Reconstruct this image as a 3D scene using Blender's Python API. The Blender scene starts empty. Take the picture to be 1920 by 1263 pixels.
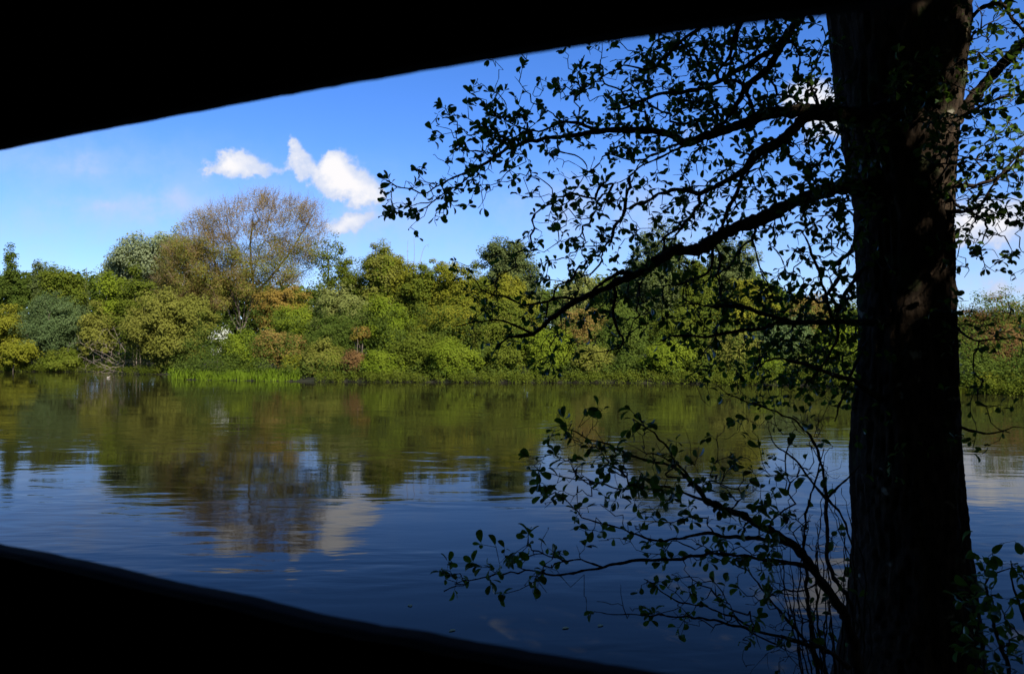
import bpy, math, random
import numpy as np
from mathutils import Vector, Matrix, noise as mnoise

random.seed(7)
rng = np.random.default_rng(7)
R = math.radians
scene = bpy.context.scene
C = scene.collection

# ------------------------------------------------------------------ camera
F = 1500.0                                    # focal length in photo pixels (1920 wide)
CAMZ = 2.5
PITCH = math.atan(23.5 / F)
cam_d = bpy.data.cameras.new('camera')
cam = bpy.data.objects.new('camera', cam_d)
C.objects.link(cam)
cam.location = (0, 0, CAMZ)
cam.rotation_euler = (R(90) + PITCH, 0, 0)
cam_d.lens = F / 1920 * 36
cam_d.sensor_width = 36
cam_d.clip_start = 0.01
cam_d.clip_end = 5000
cam_d.dof.use_dof = True
cam_d.dof.focus_distance = 12.0
cam_d.dof.aperture_fstop = 11.0
scene.camera = cam

# ------------------------------------------------------------------ sun, sky, exposure
SUN_EL, SUN_AZ = R(39), R(149)                # azimuth clockwise from +Y
sd = Vector((math.sin(SUN_AZ) * math.cos(SUN_EL), math.cos(SUN_AZ) * math.cos(SUN_EL), math.sin(SUN_EL)))
sun_d = bpy.data.lights.new('sun', 'SUN')
sun_d.energy = 5.0
sun_d.angle = R(0.53)
sun_d.color = (1.0, 0.94, 0.83)
sun = bpy.data.objects.new('sun', sun_d)
C.objects.link(sun)
sun.rotation_euler = sd.to_track_quat('Z', 'Y').to_euler()
scene.view_settings.view_transform = 'Standard'
scene.view_settings.look = 'None'
scene.view_settings.gamma = 1
scene.view_settings.use_curve_mapping = False
scene.view_settings.exposure = 1.05
scene.cycles.use_denoising = True
scene.cycles.max_bounces = 6
scene.cycles.transparent_max_bounces = 8


class NT:
    """tiny helper round a node tree"""
    def __init__(s, tree):
        s.t = tree
        s.n = tree.nodes
        s.l = tree.links

    def new(s, kind, **kw):
        n = s.n.new(kind)
        for k, v in kw.items():
            setattr(n, k, v)
        return n

    def put(s, sock, v):
        if hasattr(v, 'is_output') or isinstance(v, bpy.types.NodeSocket):
            s.l.new(v, sock)
        else:
            sock.default_value = v

    def math(s, op, a, b=0.0, c=None, clamp=False):
        n = s.new('ShaderNodeMath', operation=op, use_clamp=clamp)
        s.put(n.inputs[0], a)
        s.put(n.inputs[1], b)
        if c is not None:
            s.put(n.inputs[2], c)
        return n.outputs[0]

    def noise(s, vec, scale, detail=3.0, rough=0.5, dist=0.0):
        n = s.new('ShaderNodeTexNoise')
        s.l.new(vec, n.inputs['Vector'])
        n.inputs['Scale'].default_value = scale
        n.inputs['Detail'].default_value = detail
        n.inputs['Roughness'].default_value = rough
        n.inputs['Distortion'].default_value = dist
        return n

    def mix(s, fac, a, b):
        n = s.new('ShaderNodeMix', data_type='RGBA')
        s.put(n.inputs[0], fac)
        s.put(n.inputs[6], a)
        s.put(n.inputs[7], b)
        return n.outputs[2]

    def mapr(s, v, a, b, c=0.0, d=1.0, smooth=True):
        n = s.new('ShaderNodeMapRange')
        n.interpolation_type = 'SMOOTHSTEP' if smooth else 'LINEAR'
        s.put(n.inputs[0], v)
        for i, x in enumerate((a, b, c, d)):
            n.inputs[i + 1].default_value = x
        return n.outputs[0]


world = bpy.data.worlds.new('World')
scene.world = world
world.use_nodes = True
W = NT(world.node_tree)
W.n.clear()
sky = W.new('ShaderNodeTexSky', sky_type='NISHITA')
sky.sun_disc = False
sky.sun_elevation = SUN_EL
sky.sun_rotation = SUN_AZ
sky.air_density = 1.0
sky.dust_density = 0.15
sky.ozone_density = 3.0
hsv = W.new('ShaderNodeHueSaturation')
hsv.inputs['Saturation'].default_value = 1.22
hsv.inputs['Value'].default_value = 1.0
W.l.new(sky.outputs[0], hsv.inputs['Color'])
bg_sky = W.new('ShaderNodeBackground')
bg_sky.inputs[1].default_value = 0.052
tint = W.new('ShaderNodeMix', data_type='RGBA', blend_type='MULTIPLY')
tint.inputs[0].default_value = 1.0
W.l.new(hsv.outputs[0], tint.inputs[6])
tint.inputs[7].default_value = (0.98, 1.17, 1.75, 1)
W.l.new(tint.outputs[2], bg_sky.inputs[0])
# clouds on the far sky: blobs in tangent coordinates of the +Y sky, broken up by noise
tc = W.new('ShaderNodeTexCoord')
sep = W.new('ShaderNodeSeparateXYZ')
W.l.new(tc.outputs['Generated'], sep.inputs[0])
yy = W.math('MAXIMUM', sep.outputs[1], 0.02)
u0 = W.math('DIVIDE', sep.outputs[0], yy)
v0 = W.math('DIVIDE', sep.outputs[2], yy)
comb = W.new('ShaderNodeCombineXYZ')
W.l.new(u0, comb.inputs[0])
W.l.new(v0, comb.inputs[1])
nz = W.noise(comb.outputs[0], 21.0, 7.0, 0.62)
sepn = W.new('ShaderNodeSeparateColor')
W.l.new(nz.outputs['Color'], sepn.inputs[0])
u = W.math('ADD', u0, W.math('MULTIPLY', W.math('SUBTRACT', sepn.outputs[0], 0.5), 0.055))
v = W.math('ADD', v0, W.math('MULTIPLY', W.math('SUBTRACT', sepn.outputs[1], 0.5), 0.055))


def blobs(lst):
    tot = None
    for (px, py, rx, ry, a) in lst:
        cu, cv = (px - 960) / F, (655 - py) / F
        du = W.math('DIVIDE', W.math('SUBTRACT', u, cu), rx / F)
        dv = W.math('DIVIDE', W.math('SUBTRACT', v, cv), ry / F)
        r2 = W.math('ADD', W.math('MULTIPLY', du, du), W.math('MULTIPLY', dv, dv))
        g = W.math('MULTIPLY', W.math('EXPONENT', W.math('MULTIPLY', r2, -1.0)), a)
        tot = g if tot is None else W.math('ADD', tot, g)
    return tot


puffs = blobs([(440, 308, 56, 26, 1.15), (410, 305, 26, 16, .6), (515, 322, 56, 12, .6), (545, 274, 15, 17, .9), (560, 298, 20, 17, .8), (588, 322, 30, 18, .75),
               (626, 300, 26, 26, 1.1), (640, 328, 34, 26, 1.2), (672, 350, 34, 24, 1.15), (700, 366, 22, 15, .8), (605, 350, 34, 18, .55),
               (672, 402, 40, 16, .95), (640, 422, 38, 15, .85), (1530, 180, 55, 42, 1.2), (1560, 235, 60, 35, .9),
               (1850, 415, 95, 48, 1.3), (1880, 540, 80, 32, .6), (1330, 245, 70, 26, .45), (2050, 300, 140, 70, 1.1),
               (-260, 330, 120, 50, 1.1)])
soft = blobs([(165, 310, 34, 20, .34), (325, 375, 45, 22, .30), (210, 378, 22, 12, .22), (110, 300, 280, 46, .30), (240, 385, 170, 24, .26), (60, 420, 240, 40, .16),
              (330, 370, 220, 55, .16), (740, 395, 70, 45, .34), (1090, 380, 120, 50, .40), (1280, 400, 150, 60, .3),
              (1900, 480, 120, 100, .3), (560, 420, 220, 70, .18), (1000, 520, 1800, 150, .26)])
nf = W.noise(comb.outputs[0], 42.0, 6.0, 0.62)
edge = W.math('MULTIPLY', W.math('SUBTRACT', nf.outputs[0], 0.5), 0.85)
edge = W.math('MULTIPLY', edge, W.mapr(puffs, 0.04, 0.40))
dens = W.mapr(W.math('ADD', puffs, edge), 0.30, 0.85)
softm = W.math('MULTIPLY', soft, W.mapr(nz.outputs[0], 0.2, 0.75, 0.35, 1.25))
# scattered fair-weather clouds over the rest of the sky
nsk = W.noise(tc.outputs['Generated'], 3.2, 7.0, 0.58)
rest = W.math('MULTIPLY', W.mapr(nsk.outputs[0], 0.58, 0.72), W.mapr(sep.outputs[1], -0.05, 0.3, 1.0, 0.0))
alpha = W.math('MAXIMUM', W.math('ADD', dens, softm), rest, clamp=True)
front = W.mapr(sep.outputs[2], -0.02, 0.03)
alpha = W.math('MULTIPLY', alpha, front)
shade = W.mapr(W.math('ADD', W.math('MULTIPLY', puffs, 0.6), edge), 0.25, 0.95)
ccol = W.mix(shade, (0.56, 0.67, 0.92, 1), (1.0, 0.98, 1.0, 1))
bg_c = W.new('ShaderNodeBackground')
W.l.new(ccol, bg_c.inputs[0])
bg_c.inputs[1].default_value = 0.48
mixw = W.new('ShaderNodeMixShader')
W.l.new(alpha, mixw.inputs[0])
W.l.new(bg_sky.outputs[0], mixw.inputs[1])
W.l.new(bg_c.outputs[0], mixw.inputs[2])
outw = W.new('ShaderNodeOutputWorld')
W.l.new(mixw.outputs[0], outw.inputs[0])


# ------------------------------------------------------------------ helpers
cp, sp = math.cos(PITCH), math.sin(PITCH)


def P(px, py, Y):
    """point seen at photo pixel (px, py) at distance Y in front of the hide"""
    a, b = (px - 960) / F, (631.5 - py) / F
    d = (a, cp - b * sp, sp + b * cp)
    k = Y / d[1]
    return np.array((a * k, Y, CAMZ + d[2] * k))


def tag(o, label=None, cat=None, group=None, kind=None):
    if label:
        o['label'] = label
    if cat:
        o['category'] = cat
    if group:
        o['group'] = group
    if kind:
        o['kind'] = kind
    return o


def empty(name, loc, label, cat, group=None):
    o = bpy.data.objects.new(name, None)
    o.empty_display_size = 0.2
    C.objects.link(o)
    o.location = loc
    return tag(o, label, cat, group)


def link(name, me, parent=None, mat=None):
    if mat is not None and not me.materials:
        me.materials.append(mat)
    o = bpy.data.objects.new(name, me)
    C.objects.link(o)
    if parent is not None:
        o.parent = parent
        o.matrix_parent_inverse = Matrix.Translation(-Vector(parent.location))
    return o


def mesh_np(name, verts, faces, smooth=False, tint=None):
    """verts (n,3), faces (m,k) with k equal for all"""
    me = bpy.data.meshes.new(name)
    verts = np.ascontiguousarray(verts, np.float32)
    faces = np.ascontiguousarray(faces, np.int32)
    m, k = faces.shape
    me.vertices.add(len(verts))
    me.vertices.foreach_set('co', verts.ravel())
    me.loops.add(m * k)
    me.loops.foreach_set('vertex_index', faces.ravel())
    me.polygons.add(m)
    me.polygons.foreach_set('loop_start', np.arange(m, dtype=np.int32) * k)
    me.polygons.foreach_set('loop_total', np.full(m, k, np.int32))
    if smooth:
        me.polygons.foreach_set('use_smooth', np.ones(m, bool))
    if tint is not None:
        a = me.attributes.new('tint', 'FLOAT', 'FACE')
        a.data.foreach_set('value', np.ascontiguousarray(tint, np.float32))
    me.update(calc_edges=True)
    return me


def tubes(paths, sides=4):
    """paths: list of (pts (n,3), radii (n,)). returns verts, quads"""
    V, Fq = [], []
    base = 0
    ang = np.arange(sides) * 2 * math.pi / sides
    ca, sa = np.cos(ang), np.sin(ang)
    for pts, rad in paths:
        n = len(pts)
        if n < 2:
            continue
        t = np.gradient(pts, axis=0)
        t /= np.linalg.norm(t, axis=1)[:, None] + 1e-9
        ref = np.array((0.31, 0.52, 0.79)) if abs(t[0] @ np.array((0.31, 0.52, 0.79))) < 0.9 else np.array((1., 0, 0))
        a = np.cross(t, ref)
        a /= np.linalg.norm(a, axis=1)[:, None] + 1e-9
        b = np.cross(t, a)
        ring = pts[:, None, :] + rad[:, None, None] * (a[:, None, :] * ca[None, :, None] + b[:, None, :] * sa[None, :, None])
        V.append(ring.reshape(-1, 3))
        i = np.arange(n - 1)[:, None] * sides + base
        j = np.arange(sides)[None, :]
        j2 = (j + 1) % sides
        q = np.stack([i + j, i + j2, i + sides + j2, i + sides + j], axis=-1).reshape(-1, 4)
        Fq.append(q)
        base += n * sides
    return np.concatenate(V), np.concatenate(Fq)


class Grow:
    """a woody skeleton: traced limbs, then twigs grown towards attraction points"""
    def __init__(s, wy=1.0):
        s.pos, s.par, s.dir, s.plen, s.paths = [], [], [], [], []
        s.w = np.array((1, wy, 1.0))

    def add(s, p, par, d):
        s.pos.append(np.asarray(p, float))
        s.par.append(par)
        s.dir.append(d)
        s.plen.append(0.0 if par < 0 else s.plen[par] + float(np.linalg.norm(s.pos[par] - p)))
        return len(s.pos) - 1

    def limb(s, pts, start=-1):
        """pts (n,3) dense polyline"""
        ids = []
        par = start
        for i, p in enumerate(pts):
            d = pts[min(i + 1, len(pts) - 1)] - pts[max(i - 1, 0)]
            d = d / (np.linalg.norm(d) + 1e-9)
            par = s.add(p, par, d)
            ids.append(par)
        return ids

    def nearest(s, p):
        a = np.array(s.pos)
        return int(np.argmin((((a - p) * s.w) ** 2).sum(1)))

    def grow(s, att, bal=0.3, step=0.035, wig=0.1, skip_first=0):
        att = np.asarray(att, float)
        n = len(att)
        pos = np.array(s.pos) * s.w
        pl = np.array(s.plen)
        pen = np.zeros(len(pos))
        pen[:skip_first] = 1e3
        best = np.full(n, 1e9)
        bi = np.zeros(n, int)
        for k0 in range(0, len(pos), 400):
            d = np.sqrt(((att[:, None, :] * s.w - pos[None, k0:k0 + 400]) ** 2).sum(2)) + bal * pl[None, k0:k0 + 400] + pen[None, k0:k0 + 400]
            j = d.argmin(1)
            m = d[np.arange(n), j]
            u_ = m < best
            best[u_] = m[u_]
            bi[u_] = j[u_] + k0
        done = np.zeros(n, bool)
        ends = np.zeros(n, int)
        for _ in range(n):
            c = np.where(done, 1e9, best)
            k = int(c.argmin())
            done[k] = True
            a, p0 = att[k], s.pos[bi[k]]
            L = float(np.linalg.norm(a - p0))
            m = max(2, int(L / step) + 1)
            tt = np.linspace(0, 1, m + 1)[1:, None]
            ctrl = p0 + s.dir[bi[k]] * L * 0.42 + rng.normal(0, wig * L, 3)
            pts = (1 - tt) ** 2 * p0 + 2 * tt * (1 - tt) * ctrl + tt ** 2 * a
            amp = np.sin(tt * math.pi) * wig * min(L, 6 * step) * 0.9
            pts = pts + rng.normal(0, 1, pts.shape) * amp * 0.7
            par = bi[k]
            ids = [par]
            i0 = len(s.pos)
            for i, q in enumerate(pts):
                prev = s.pos[par]
                dd = q - prev
                dd /= np.linalg.norm(dd) + 1e-9
                par = s.add(q, par, dd)
                ids.append(par)
            ends[k] = par
            s.paths.append(ids)
            newp = np.array(s.pos[i0:]) * s.w
            newl = np.array(s.plen[i0:])
            rem = np.where(~done)[0]
            if len(rem):
                d = np.sqrt(((att[rem][:, None, :] * s.w - newp[None]) ** 2).sum(2)) + bal * newl[None]
                j = d.argmin(1)
                mm = d[np.arange(len(rem)), j]
                u_ = mm < best[rem]
                best[rem[u_]] = mm[u_]
                bi[rem[u_]] = j[u_] + i0
        return ends

    def radii(s, rtip, ex=0.42):
        n = len(s.pos)
        cnt = np.zeros(n)
        haschild = np.zeros(n, bool)
        for i in range(n):
            if s.par[i] >= 0:
                haschild[s.par[i]] = True
        for i in range(n - 1, -1, -1):
            if not haschild[i]:
                cnt[i] += 1
            if s.par[i] >= 0:
                cnt[s.par[i]] += cnt[i]
        s.rad = rtip * np.maximum(cnt, 1) ** ex
        return s.rad

    def twig_paths(s, rmax=None):
        out = []
        P_ = np.array(s.pos)
        for ids in s.paths:
            r = s.rad[ids].copy()
            r[0] = r[1]
            if rmax:
                r = np.minimum(r, rmax)
            r[-1] *= 0.6
            out.append((P_[ids], r))
        return out


def poly(pts, n):
    """smooth resample of a px polyline through pts (k, d) to n points (Catmull-Rom)"""
    p = np.asarray(pts, float)
    q = np.vstack([2 * p[0] - p[1], p, 2 * p[-1] - p[-2]])
    seg = np.linalg.norm(np.diff(p[:, :2], axis=0), axis=1)
    cum = np.concatenate([[0], np.cumsum(seg)])
    out = []
    for d in np.linspace(0, cum[-1], n):
        i = min(int(np.searchsorted(cum, d, 'right')) - 1, len(seg) - 1)
        t = (d - cum[i]) / seg[i]
        a, b, c_, e = q[i], q[i + 1], q[i + 2], q[i + 3]
        out.append(0.5 * ((2 * b) + (-a + c_) * t + (2 * a - 5 * b + 4 * c_ - e) * t * t + (-a + 3 * b - 3 * c_ + e) * t ** 3))
    return np.array(out)


def rand_rot(n, normal_bias=None, k=1.0):
    """random unit leaf axes: (dir, side) arrays"""
    d = rng.normal(0, 1, (n, 3))
    nrm = rng.normal(0, 1, (n, 3))
    if normal_bias is not None:
        nrm = nrm + normal_bias * k
    nrm /= np.linalg.norm(nrm, axis=1)[:, None] + 1e-9
    d = np.cross(nrm, d)
    d /= np.linalg.norm(d, axis=1)[:, None] + 1e-9
    return d, np.cross(nrm, d), nrm


# ------------------------------------------------------------------ materials
def leaf_mat(name, c1, c2, trans=0.48, gloss=0.0, scale=0.8, c3=None):
    m = bpy.data.materials.new(name)
    m.use_nodes = True
    N = NT(m.node_tree)
    N.n.clear()
    at = N.new('ShaderNodeAttribute', attribute_name='tint')
    geo = N.new('ShaderNodeNewGeometry')
    nn = N.noise(geo.outputs['Position'], scale, 3)
    f = N.math('ADD', N.math('MULTIPLY', at.outputs['Fac'], 0.7), N.math('MULTIPLY', N.math('SUBTRACT', nn.outputs[0], 0.35), 0.8), clamp=True)
    col = N.mix(f, (*c1, 1), (*c2, 1))
    if c3:
        n2 = N.noise(geo.outputs['Position'], scale * 0.45, 2)
        col = N.mix(N.mapr(n2.outputs[0], 0.52, 0.66), col, (*c3, 1))
    df = N.new('ShaderNodeBsdfDiffuse')
    tr = N.new('ShaderNodeBsdfTranslucent')
    N.l.new(col, df.inputs[0])
    warm = N.mix(0.35, col, (c2[0] * 1.5 + .02, c2[1] * 1.4 + .02, c2[2] * 0.5, 1))
    N.l.new(warm, tr.inputs[0])
    mx = N.new('ShaderNodeMixShader')
    mx.inputs[0].default_value = trans
    N.l.new(df.outputs[0], mx.inputs[1])
    N.l.new(tr.outputs[0], mx.inputs[2])
    last = mx
    if gloss:
        gl = N.new('ShaderNodeBsdfGlossy')
        gl.inputs['Roughness'].default_value = 0.42
        gl.inputs[0].default_value = (.9, .95, 1, 1)
        fr = N.new('ShaderNodeFresnel')
        fr.inputs[0].default_value = 1.4
        m2 = N.new('ShaderNodeMixShader')
        N.l.new(N.math('MULTIPLY', fr.outputs[0], gloss), m2.inputs[0])
        N.l.new(mx.outputs[0], m2.inputs[1])
        N.l.new(gl.outputs[0], m2.inputs[2])
        last = m2
    o = N.new('ShaderNodeOutputMaterial')
    N.l.new(last.outputs[0], o.inputs[0])
    return m


def rough_mat(name, c1, c2, scale=8.0, stretch=(1, 1, 1), bump=0.0, rough=0.9, detail=5, spec=0.2, lo=0.35, hi=0.65):
    m = bpy.data.materials.new(name)
    m.use_nodes = True
    N = NT(m.node_tree)
    b = N.n['Principled BSDF']
    tc_ = N.new('ShaderNodeTexCoord')
    mp = N.new('ShaderNodeMapping')
    mp.inputs['Scale'].default_value = stretch
    N.l.new(tc_.outputs['Object'], mp.inputs[0])
    nn = N.noise(mp.outputs[0], scale, detail, 0.6)
    N.l.new(N.mix(N.mapr(nn.outputs[0], lo, hi), (*c1, 1), (*c2, 1)), b.inputs['Base Color'])
    b.inputs['Roughness'].default_value = rough
    b.inputs['Specular IOR Level'].default_value = spec
    if bump:
        bp = N.new('ShaderNodeBump')
        bp.inputs['Strength'].default_value = 0.6
        bp.inputs['Distance'].default_value = bump
        N.l.new(nn.outputs[0], bp.inputs['Height'])
        N.l.new(bp.outputs[0], b.inputs['Normal'])
    return m


LM = {
    'fresh': leaf_mat('fresh leaves', (0.095, 0.141, 0.011), (0.183, 0.220, 0.021)),
    'mid': leaf_mat('mid green leaves', (0.069, 0.099, 0.011), (0.141, 0.160, 0.021)),
    'dark': leaf_mat('dark green leaves', (0.048, 0.079, 0.013), (0.098, 0.127, 0.021)),
    'olive': leaf_mat('olive leaves', (.118, .128, .020), (.215, .212, .042)),
    'yellow': leaf_mat('yellow green leaves', (0.132, 0.147, 0.013), (0.239, 0.226, 0.027)),
    'silver': leaf_mat('silver leaves', (0.088, 0.124, 0.053), (0.290, 0.322, 0.179), scale=2.2),
    'willow': leaf_mat('grey green willow leaves', (0.063, 0.102, 0.036), (0.132, 0.175, 0.065)),
    'pale': leaf_mat('pale green leaves', (0.139, 0.164, 0.042), (0.239, 0.249, 0.074)),
    'tan': leaf_mat('tan leaves', (0.164, 0.124, 0.032), (0.277, 0.192, 0.055)),
    'orange': leaf_mat('orange leaves', (.170, .125, .026), (.270, .180, .040), c3=(0.164, 0.147, 0.021)),
    'rust': leaf_mat('rust buds', (.165, .118, .040), (.270, .185, .062), c3=(0.176, 0.153, 0.023)),
    'brown': leaf_mat('brown dead leaves', (0.120, 0.070, 0.027), (0.214, 0.124, 0.048)),
    'white': leaf_mat('white blossom', (.45, .48, .40), (.75, .76, .70), trans=.2),
    'teal': leaf_mat('blue green leaves', (0.069, 0.096, 0.032), (0.139, 0.164, 0.053)),
    'reed': leaf_mat('grass blades', (0.095, 0.153, 0.011), (0.189, 0.260, 0.023)),
}
bark_far = rough_mat('far bark', (.05, .038, .026), (.13, .105, .08), 3.0, (1, 1, .4))
bark_red = rough_mat('reddish twigs', (.11, .08, .045), (.20, .15, .09), 3.0)
bark_dead = rough_mat('bleached dead wood', (.12, .095, .07), (.24, .19, .14), 4.0)

# ------------------------------------------------------------------ terrain and water
shore_x = np.array([-400, -140, -95, -57.5, -44.0, -40.5, -30.5, -28.3, -22.5, -15.0, 0, 8, 20, 24.8, 28, 60, 140, 400])
shore_y = np.array([140, 112, 97, 90.5, 90.0, 82, 78.5, 67.0, 64.5, 62.0, 60.5, 60.5, 56.0, 46.8, 43.5, 30, 12, -60.0])


def far_shore(x):
    return np.interp(x, shore_x, shore_y)


def ground_h(x, y):
    d = y - far_shore(x)
    far = np.where(d > 0, 0.45 * (1 - np.exp(-d / 1.2)) + np.clip(d - 6, 0, 60) * 0.045 + np.clip(d - 62, 0, 70) * 0.09, np.maximum(d * 0.35, -2.0))
    near_edge = 5.2 - np.clip(np.abs(x) - 12, 0, 80) * 0.15
    dn = near_edge - y
    near = np.where(dn > 0, 0.62 * (1 - np.exp(-dn / 1.6)), np.maximum(dn * 0.4, -2.0))
    h = np.maximum(far, near)
    return h + 0.05 * np.sin(x * 0.9 + y * 0.3) * (h > 0.1)


gx = np.unique(np.concatenate([np.linspace(-2500, -120, 24), np.linspace(-120, 70, 127), np.linspace(70, 2500, 24)]))
gy = np.unique(np.concatenate([np.linspace(-2500, -20, 16), np.linspace(-20, 140, 161), np.linspace(140, 3500, 24)]))
GX, GY = np.meshgrid(gx, gy)
GZ = ground_h(GX, GY)
nx, ny = len(gx), len(gy)
idx = np.arange(nx * ny).reshape(ny, nx)
fq = np.stack([idx[:-1, :-1], idx[:-1, 1:], idx[1:, 1:], idx[1:, :-1]], -1).reshape(-1, 4)
ground = link('ground', mesh_np('ground', np.stack([GX, GY, GZ], -1).reshape(-1, 3), fq, True),
              mat=rough_mat('earth and rough grass', (.010, .013, .005), (.019, .016, .009), 1.3, bump=.05))
tag(ground, 'earth banks and lake bed round the lake', kind='structure')


def water_mat():
    m = bpy.data.materials.new('lake water')
    m.use_nodes = True
    N = NT(m.node_tree)
    b = N.n['Principled BSDF']
    b.inputs['Base Color'].default_value = (.012, .011, .004, 1)
    b.inputs['Roughness'].default_value = 0.03
    b.inputs['IOR'].default_value = 1.12
    tc_ = N.new('ShaderNodeTexCoord')

    def mp(sx, sy, rz=0.0):
        q = N.new('ShaderNodeMapping')
        q.inputs['Scale'].default_value = (sx, sy, 1)
        q.inputs['Rotation'].default_value = (0, 0, rz)
        N.l.new(tc_.outputs['Object'], q.inputs[0])
        return q.outputs[0]
    a = N.noise(mp(.85, 2.0, R(4)), 1.0, 1.6, .45, .4)
    c_ = N.noise(mp(1.8, 6.5, R(-7)), 1.0, 2.0, .5, .4)
    e = N.noise(mp(.12, .30, R(10)), 1.0, 2.0, .5)
    # breeze patches: calmer and livelier areas
    br = N.mapr(e.outputs[0], .38, .62, .22, 1.15)
    h = N.math('ADD', N.math('MULTIPLY', a.outputs[0], 1.0), N.math('MULTIPLY', c_.outputs[0], 0.20))
    h = N.math('MULTIPLY', h, br)
    bp = N.new('ShaderNodeBump')
    bp.inputs['Strength'].default_value = 1.0
    bp.inputs['Distance'].default_value = 0.0088
    N.l.new(h, bp.inputs['Height'])
    N.l.new(bp.outputs[0], b.inputs['Normal'])
    return m


wv = np.array([(-2500, -2500, 0), (2500, -2500, 0), (2500, 3500, 0), (-2500, 3500, 0)], float)
water = link('lake_water', mesh_np('lake_water', wv, np.array([[0, 1, 2, 3]])), mat=water_mat())
tag(water, 'rippled dark lake surface reflecting trees and blue sky', kind='structure')


# ------------------------------------------------------------------ far trees and shrubs
def gz(x, y):
    return float(ground_h(np.array([x]), np.array([y]))[0])


def leaf_cards(centers, per_, spread, size_, *a, **k):
    return _cards(centers, int(per_ * 1.9), spread, size_ * .92, *a, **k)


def _cards(centers, per, spread, size, bias_from, bias_k=1.6, size_var=.4, aspect=.62, ctint=None, flat=1.0, lean=None):
    n = len(centers) * per
    cen = np.repeat(centers, per, axis=0)
    off = rng.normal(0, 1, (n, 3))
    off /= np.linalg.norm(off, axis=1)[:, None] + 1e-9
    off *= (rng.random(n) ** (1 / 2.2))[:, None]
    sp_ = np.repeat(np.asarray(spread, float) * np.ones(len(centers)), per)[:, None]
    pos = cen + off * sp_ * np.array((1, 1, flat))
    if lean is not None:
        pos += np.array(lean) * (off[:, 2:3] * sp_)
    outw_ = pos - bias_from
    outw_ /= np.linalg.norm(outw_, axis=1)[:, None] + 1e-9
    nb = off * 1.0 + outw_ * 0.9 + np.array((0.1, -.35, .5))
    d, s_, nrm = rand_rot(n, nb, bias_k)
    sz = size * (1 + rng.uniform(-size_var, size_var, n))[:, None]
    a = pos - d * sz * .5
    b = pos + s_ * sz * aspect * .5 + nrm * sz * .08
    c_ = pos + d * sz * .5
    e = pos - s_ * sz * aspect * .62 - d * sz * .1
    b = pos + s_ * sz * aspect * .62 - d * sz * .1
    V = np.stack([e, b, c_], 1).reshape(-1, 3)
    Fq = np.arange(n * 3).reshape(n, 3)
    ct = rng.random(len(centers)) if ctint is None else ctint
    tint = np.repeat(ct, per) * .85 + rng.random(n) * .40 - .08
    return V, Fq, tint


def crown_points(c, r, n, lobes, lob=.5, fill=.55, low=-1.0, seed_up=.25, lean=0.0, taper=0.0):
    """attraction points on uneven lobes that make up a crown of half-sizes r round c"""
    L = []
    for i in range(lobes):
        for _ in range(30):
            q = rng.uniform(-1, 1, 3)
            q[2] = rng.uniform(low, 1)
            if (q ** 2).sum() < 1:
                break
        L.append(q * (1 - lob))
    L = np.array(L)
    k = rng.integers(0, lobes, n)
    s_ = lob * rng.uniform(.75, 1.15, lobes)
    o = rng.normal(0, 1, (n, 3))
    o /= np.linalg.norm(o, axis=1)[:, None]
    o *= (fill + (1 - fill) * rng.random(n) ** .5)[:, None]
    q = L[k] + o * s_[k][:, None]
    if taper:
        q[:, :2] *= np.clip(1.15 - taper * (q[:, 2:3] + 1) / 2, .12, 1.15)
    q[:, 0] += lean * np.clip(q[:, 2], -1, 1)
    return c + q * r, k


ALLTREES = []


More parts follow.
